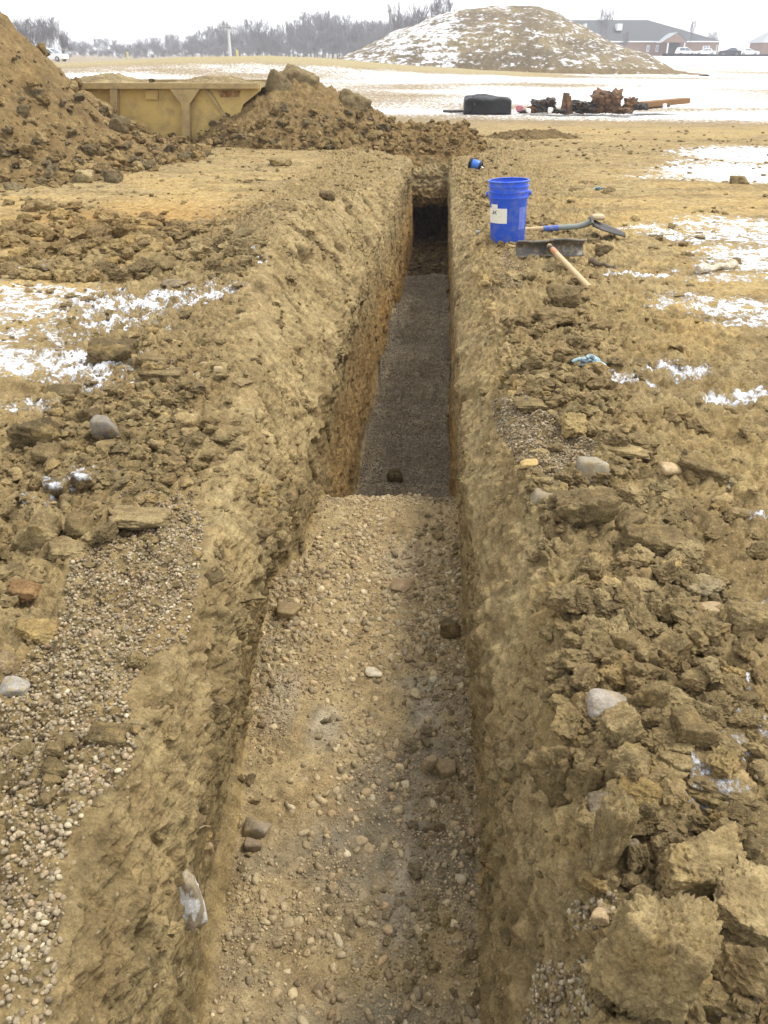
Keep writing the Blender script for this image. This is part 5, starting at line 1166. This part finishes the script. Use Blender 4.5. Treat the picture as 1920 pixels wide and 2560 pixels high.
# ------------------------------------------------------------------ cars
M['car_white'] = plain('white_car_paint', (.80, .81, .82), .3, .02, 1, spec=.5); M['car_grey'] = plain('grey_blue_car_paint', (.33, .38, .44), .3, .03, 1, spec=.5); M['car_dark'] = plain('dark_car_paint', (.03, .032, .04), .3, .03, 1, spec=.5)
M['car_glass'] = plain('car_glass', (.10, .13, .16), .1, .05, 1, spec=.6); M['tyre'] = plain('tyre_rubber', (.025, .025, .027), .8, .1, 3); M['rim'] = plain('wheel_rim', (.4, .4, .42), .35, .05, 3, metal=.8); M['lamp'] = plain('lamp_glass', (.7, .7, .68), .2, .03, 3); M['lamp_red'] = plain('red_lamp_glass', (.4, .03, .03), .2, .03, 3)
def car(px, ybase, Y, paint, label, suv=True, heading=0.0, length=4.5, zb=None):
    p = at_y(px, ybase, Y); p.z = float(zfield(np.float64(p.x), np.float64(Y)))+.01; e = empty('parked_car', p, (0, 0, heading)); tag(e, label, 'car')
    h = 1.68 if suv else 1.45; L2 = length/2; w = .88
    sec = [(-L2, .35, .75, .72), (-L2+.08, .30, .95, .84), (-L2+.9, .28, 1.0, .88), (0, .28, 1.0, .88), (L2-1.2, .28, .99, .88), (L2-.15, .30, .86, .82), (L2, .36, .66, .70)]
    mb = MB(); rings = []
    for (x, a_, b_, ww) in sec:
        rings.append([mb.bm.verts.new((x, y, z)) for y, z in ((-ww, a_), (-ww*1.0, (a_+b_)/2), (-ww*.94, b_), (ww*.94, b_), (ww, (a_+b_)/2), (ww, a_))])
    for A_, B_ in zip(rings[:-1], rings[1:]):
        for k in range(6): mb.bm.faces.new((A_[k], A_[(k+1) % 6], B_[(k+1) % 6], B_[k]))
    mb.bm.faces.new(rings[0]); mb.bm.faces.new(rings[-1][::-1]); mb.build('body', paint, e, True)
    r0 = -L2+.10 if suv else -L2+.75
    prof = [(r0, .97), (r0+.35, h-.05), (L2-2.35, h), (L2-1.25, .96)]
    mb = MB(); A_ = [mb.bm.verts.new((x, -.84+(.16 if z > 1.2 else 0), z)) for x, z in prof]; B_ = [mb.bm.verts.new((x, .84-(.16 if z > 1.2 else 0), z)) for x, z in prof]
    mb.bm.faces.new(A_); mb.bm.faces.new(B_[::-1])
    for k in range(4): mb.bm.faces.new((A_[k], B_[k], B_[(k+1) % 4], A_[(k+1) % 4]))
    mb.build('cabin', paint, e)
    for sy in (-1, 1):
        for xa, xb, ta, tb in ((r0+.35, L2-2.75, r0+.48, L2-2.75), (L2-2.68, L2-1.50, L2-2.68, L2-2.28)):
            zt = h-.14; mb = MB(); yb_, yt_ = .835*sy, .72*sy
            mb.poly([(xa, yb_*1.012, 1.03), (xb, yb_*1.012, 1.03), (tb, yt_*1.02, zt), (ta, yt_*1.02, zt)]); mb.build('side_window', M['car_glass'], e)
    mb = MB(); mb.poly([(L2-1.27, -.70, 1.03), (L2-1.27, .70, 1.03), (L2-2.22, .60, h-.06), (L2-2.22, -.60, h-.06)]); mb.build('windscreen', M['car_glass'], e)
    for wx in (-L2+.85, L2-.95):
        for sy in (-1, 1):
            ro = Matrix.Translation((wx, sy*.80, .34)) @ Matrix.Rotation(PI/2, 4, 'X')
            mb = MB(); mb.lathe([(.0, -.11), (.30, -.11), (.34, -.08), (.34, .08), (.30, .11), (0, .11)], 20, ro); wl_ = mb.build('wheel', M['tyre'], e, True)
            mb = MB(); mb.lathe([(0, -.125), (.2, -.12), (.2, .12), (0, .125)], 16, ro); mb.build('rim', M['rim'], wl_, True)
    for sy in (-1, 1):
        mb = MB(); mb.box((L2-.14, sy*.70-.12, .66), (L2-.03, sy*.70+.10, .80), .02); mb.build('headlight', M['lamp'], e)
        mb = MB(); mb.box((-L2-.015, sy*.68-.10, .72), (-L2+.10, sy*.68+.08, .92), .02); mb.build('taillight', M['lamp_red'], e)
car(114, 131, 134, M['car_white'], 'white car parked behind the tall soil heap', True, R(-12), 4.6)
car(1481, 119.5, 212, M['car_white'], 'white van-like car in front of the brick building porch', True, R(5), 4.4)
car(1521, 121, 208, M['car_white'], 'lower white car right of the one by the porch', False, R(175), 4.4)
car(1585, 120, 214, M['car_grey'], 'grey blue car between the two brick buildings', False, R(95), 4.4)
car(1614, 121.5, 206, M['car_white'], 'pale car behind the black silt fence near the right edge', False, R(10), 4.4)
car(1574, 124, 190, M['car_dark'], 'black car parked lower than the pale ones', False, R(170), 4.2)
# black silt fence along the car park
M['fabric_black'] = plain('black_fabric', (.018, .018, .022), .8, .2, 3)
sf = empty('silt_fence', at_y(1450, 122, 186)); tag(sf, 'low black silt fence along the edge of the car park', 'fence')
p = [at_y(x_, y_, 186)-sf.location for x_, y_ in ((1430, 125), (1500, 126), (1560, 127), (1620, 127), (1700, 128))]
V, F = [], []
for i, q_ in enumerate(p): V += [(q_.x, q_.y, q_.z-.3), (q_.x, q_.y, q_.z+.75+.05*math.sin(i*2.1)), (q_.x, q_.y+.04, q_.z+.75+.05*math.sin(i*2.1)), (q_.x, q_.y+.04, q_.z-.3)]
for i in range(len(p)-1):
    for k in range(4): a = i*4+k; b_ = i*4+(k+1) % 4; F.append((a, b_, b_+4, a+4))
mesh_np('sheet', V, F, smooth=False, mat=M['fabric_black'], parent=sf)
for i in range(9):
    t_ = i/8*4; k = min(3, int(t_)); q_ = p[k].lerp(p[k+1], t_-k); mb = MB(); mb.box((q_.x-.03, q_.y-.07, q_.z-.3), (q_.x+.03, q_.y-.015, q_.z+1.0)); mb.build('stake', M['dark_wood'], sf)

# ------------------------------------------------------------------ light pole and survey stakes
M['pole'] = plain('pale_pole', (.62, .63, .62), .5, .05, 4); M['stake'] = plain('yellow_stake', (.66, .58, .28), .6, .1, 8)
pb = at_y(498, 124, 130); lp = empty('light_pole', pb); tag(lp, 'white light pole with a flat lamp head on the straw-coloured ridge', 'light pole')
hp = at_y(498, 60, 130).z-pb.z
mb = MB(); mb.tube([(0, 0, -.5), (0, 0, hp)], [.20, .15], 14); mb.build('pole', M['pole'], lp, True)
mb = MB(); mb.box((-1.0, -.25, hp-.08), (.38, .25, hp+.16), .06); mb.build('lamp_head', M['grey_steel'], lp)
for px, y0, y1, Y, lab in ((514, 137, 108, 46, 'yellow survey stake beside the white light pole'), (277, 131, 112, 60, 'yellow survey stake far left on the straw-coloured ridge')):
    b0 = at_y(px, y0, Y); t0 = at_y(px, y1, Y); mb = MB(); mb.box((-.055, -.03, 0), (.055, .03, t0.z-b0.z), .008); o = mb.build('survey_stake', M['stake']); o.location = b0; tag(o, lab, 'stake')

# ------------------------------------------------------------------ scrap lying in the snow
YD = at(1100, 247, .02).y
M['black_plastic'] = plain('black_plastic', (.014, .015, .017), .6, .3, 5, bump=.6); M['scrap_brown'] = plain('rusty_scrap', (.10, .058, .034), .8, .45, 5, dirt=(.24, .13, .06), dirt_at=(.5, .62), bump=.8)
M['scrap_dark'] = plain('dark_scrap', (.045, .038, .036), .7, .5, 6, dirt=(.16, .10, .06), dirt_at=(.52, .62)); M['bag'] = plain('white_bag', (.75, .74, .72), .6, .08, 8); M['pinkrag'] = plain('pink_rag', (.45, .16, .20), .8, .2, 8); M['board_brown'] = plain('orange_brown_boards', (.23, .125, .055), .8, .25, 3)
def D_(px, py, Y=None): return at_y(px, py, Y or YD)
def blob(name, cx, cy, w, h, mat, label, cat, seed, Y=None, rot=0, deep=.7, n=3, rough=.2, p=12):
    c = D_(cx, cy, Y); k = mpp(c); V, F = clod_mesh(n, seed, 7, rough, p); ext = V.max(0)-V.min(0); V = V/ext*np.array([w*k, w*k*deep, h*k]); V = V@np.array(Euler((0, R(rot), 0)).to_matrix()).T
    o = mesh_np(name, V, F, smooth=False, mat=mat); o.location = c; tag(o, label, cat); return o
c0 = D_(1001, 248); c1 = D_(1107, 213)
bx_ = empty('black_tarp_bundle', ((c0.x+c1.x)/2, YD+.35, 0)); tag(bx_, 'long black wrapped bundle at the left end of the scrap', 'bundle')
V, F = ico(5); V = V/((np.abs(V)**7).sum(1)**(1/7))[:, None]; V = V*np.array([(c1.x-c0.x)/2, .38, c1.z/2+.02]); V[:, 2] += c1.z/2
V = V+np.stack([.04*fbm((V+9).astype(np.float32), 2.2, 3, 1), .06*fbm((V+3).astype(np.float32), 2.5, 3, 2), .09*fbm((V+5).astype(np.float32), 2.0, 4, 3)], -1)
mesh_np('wrapping', V, F, mat=M['black_plastic'], parent=bx_)
mb = MB(); mb.tube([(-.1+(c0.x-c1.x)*.2, -.40, .02), (-.08+(c0.x-c1.x)*.2, -.42, c1.z*.6), (-.1+(c0.x-c1.x)*.2, -.2, c1.z+.03)], .02, 6); mb.build('strap', M['rubber'], bx_)
blob('scrap_lump', 1320, 219, 78, 52, M['scrap_brown'], 'tallest tangle of rusty brown scrap, right of the middle', 'scrap', 811, deep=.6, n=4, rough=.45, p=8)
blob('scrap_lump', 1362, 226, 36, 34, M['scrap_brown'], 'rusty scrap leaning on the right of the tallest tangle', 'scrap', 812, n=4, rough=.45, p=8)
blob('scrap_lump', 1180, 228, 60, 28, M['scrap_dark'], 'dark heap of wire and mesh scrap right of the black bundle', 'scrap', 813, n=4, rough=.5, p=8)
blob('scrap_lump', 1262, 232, 76, 26, M['scrap_dark'], 'low dark scrap between the upright sheets and the tall tangle', 'scrap', 814, n=4, rough=.5, p=8)
blob('scrap_lump', 1345, 240, 50, 14, M['scrap_brown'], 'crumbled brown scrap lying in front of the tallest tangle', 'scrap', 815, Y=YD-.4, n=4, rough=.4)
for i, (qx, w_, h_, r_, lab) in enumerate(((1215, 14, 42, 8, 'left upright rusty sheet in the middle of the scrap'), (1230, 12, 36, -10, 'right upright rusty sheet in the middle of the scrap'))):
    c = D_(qx, 246); k = mpp(c); mb = MB(); mb.box((-w_*k/2, -.02, 0), (w_*k/2, .02, h_*k), .006); o = mb.build('metal_sheet', M['scrap_brown']); o.location = c+Vector((0, -.12, 0)); o.rotation_euler = (R(-8), R(r_), R(14)); tag(o, lab, 'metal sheet')
c = D_(1330, 240); k = mpp(c)
for i, (xa, xb, ya, yb, lab, mt) in enumerate(((1384, 1484, 226, 217, 'long orange brown boards at the right end of the scrap', 'board_brown'), (1370, 1440, 232, 224, 'short dark brown plank under the orange brown boards', 'scrap_brown'), (1120, 1320, 240, 236, 'long grey beam lying under the scrap', 'scrap_dark'), (965, 1004, 241, 240, 'thin dark pipe sticking out left of the black bundle', 'scrap_dark'))):
    a = D_(xa, ya, YD+.2+.15*i); b_ = D_(xb, yb, YD+.5+.15*i); d = b_-a; r_ = (5.5 if i < 2 else 3.0)*k
    mb = MB(); mb.box((0, -.14, -r_), (d.length, .14, r_), .012); o = mb.build('plank' if i < 2 else 'beam', M[mt]); o.location = a; o.rotation_euler = d.to_track_quat('X', 'Z').to_euler(); tag(o, lab, 'plank' if i < 2 else 'beam')
blob('scrap_lump', 1150, 234, 30, 18, M['scrap_brown'], 'small rusty lump between the black bundle and the wire scrap', 'scrap', 816, n=4, rough=.45, p=8)
blob('scrap_lump', 1205, 240, 40, 12, M['scrap_dark'], 'flat dark scrap in front of the wire heap', 'scrap', 817, Y=YD-.25, n=4, rough=.4)
blob('scrap_lump', 1290, 238, 46, 20, M['scrap_brown'], 'brown scrap just left of the tallest tangle', 'scrap', 818, n=4, rough=.45, p=8)
blob('scrap_lump', 1245, 224, 34, 20, M['scrap_dark'], 'dark scrap rising behind the low heap in the middle', 'scrap', 819, Y=YD+.4, n=4, rough=.5, p=8)
blob('scrap_lump', 1388, 232, 36, 16, M['scrap_dark'], 'dark scrap under the near end of the boards', 'scrap', 820, n=4, rough=.4, p=8)
blob('plastic_bag', 1142, 240, 11, 10, M['bag'], 'round white bag beside the pink rag in the scrap', 'bag', 821, Y=YD-.3)
blob('plastic_bag', 1190, 238, 12, 12, M['bag'], 'white crumpled bag below the wire scrap', 'bag', 822, Y=YD-.3)
blob('plastic_bag', 1128, 228, 9, 9, M['bag'], 'small white bag against the right end of the black bundle', 'bag', 823, Y=YD-.2)
blob('plastic_bag', 1437, 231, 9, 12, M['bag'], 'white scrap of plastic under the orange brown boards', 'bag', 824, Y=YD-.2)
blob('rag', 1122, 234, 16, 12, M['pinkrag'], 'pink rag at the right end of the black bundle', 'rag', 825, Y=YD-.25)

# ------------------------------------------------------------------ winter haze
hz_m = bpy.data.materials.new('haze'); hz_m.use_nodes = True; nt = hz_m.node_tree; nt.nodes.clear()
oo = nt.nodes.new('ShaderNodeOutputMaterial'); pv = nt.nodes.new('ShaderNodeVolumePrincipled'); pv.inputs['Color'].default_value = (.93, .95, 1.0, 1); pv.inputs['Density'].default_value = .0011; pv.inputs['Anisotropy'].default_value = .2
nt.links.new(pv.outputs[0], oo.inputs['Volume'])
mb = MB(); mb.box((-700, -30, -4), (700, 680, 22)); hz_o = mb.build('haze', hz_m); tag(hz_o, 'thin winter haze over the whole field', kind='stuff')
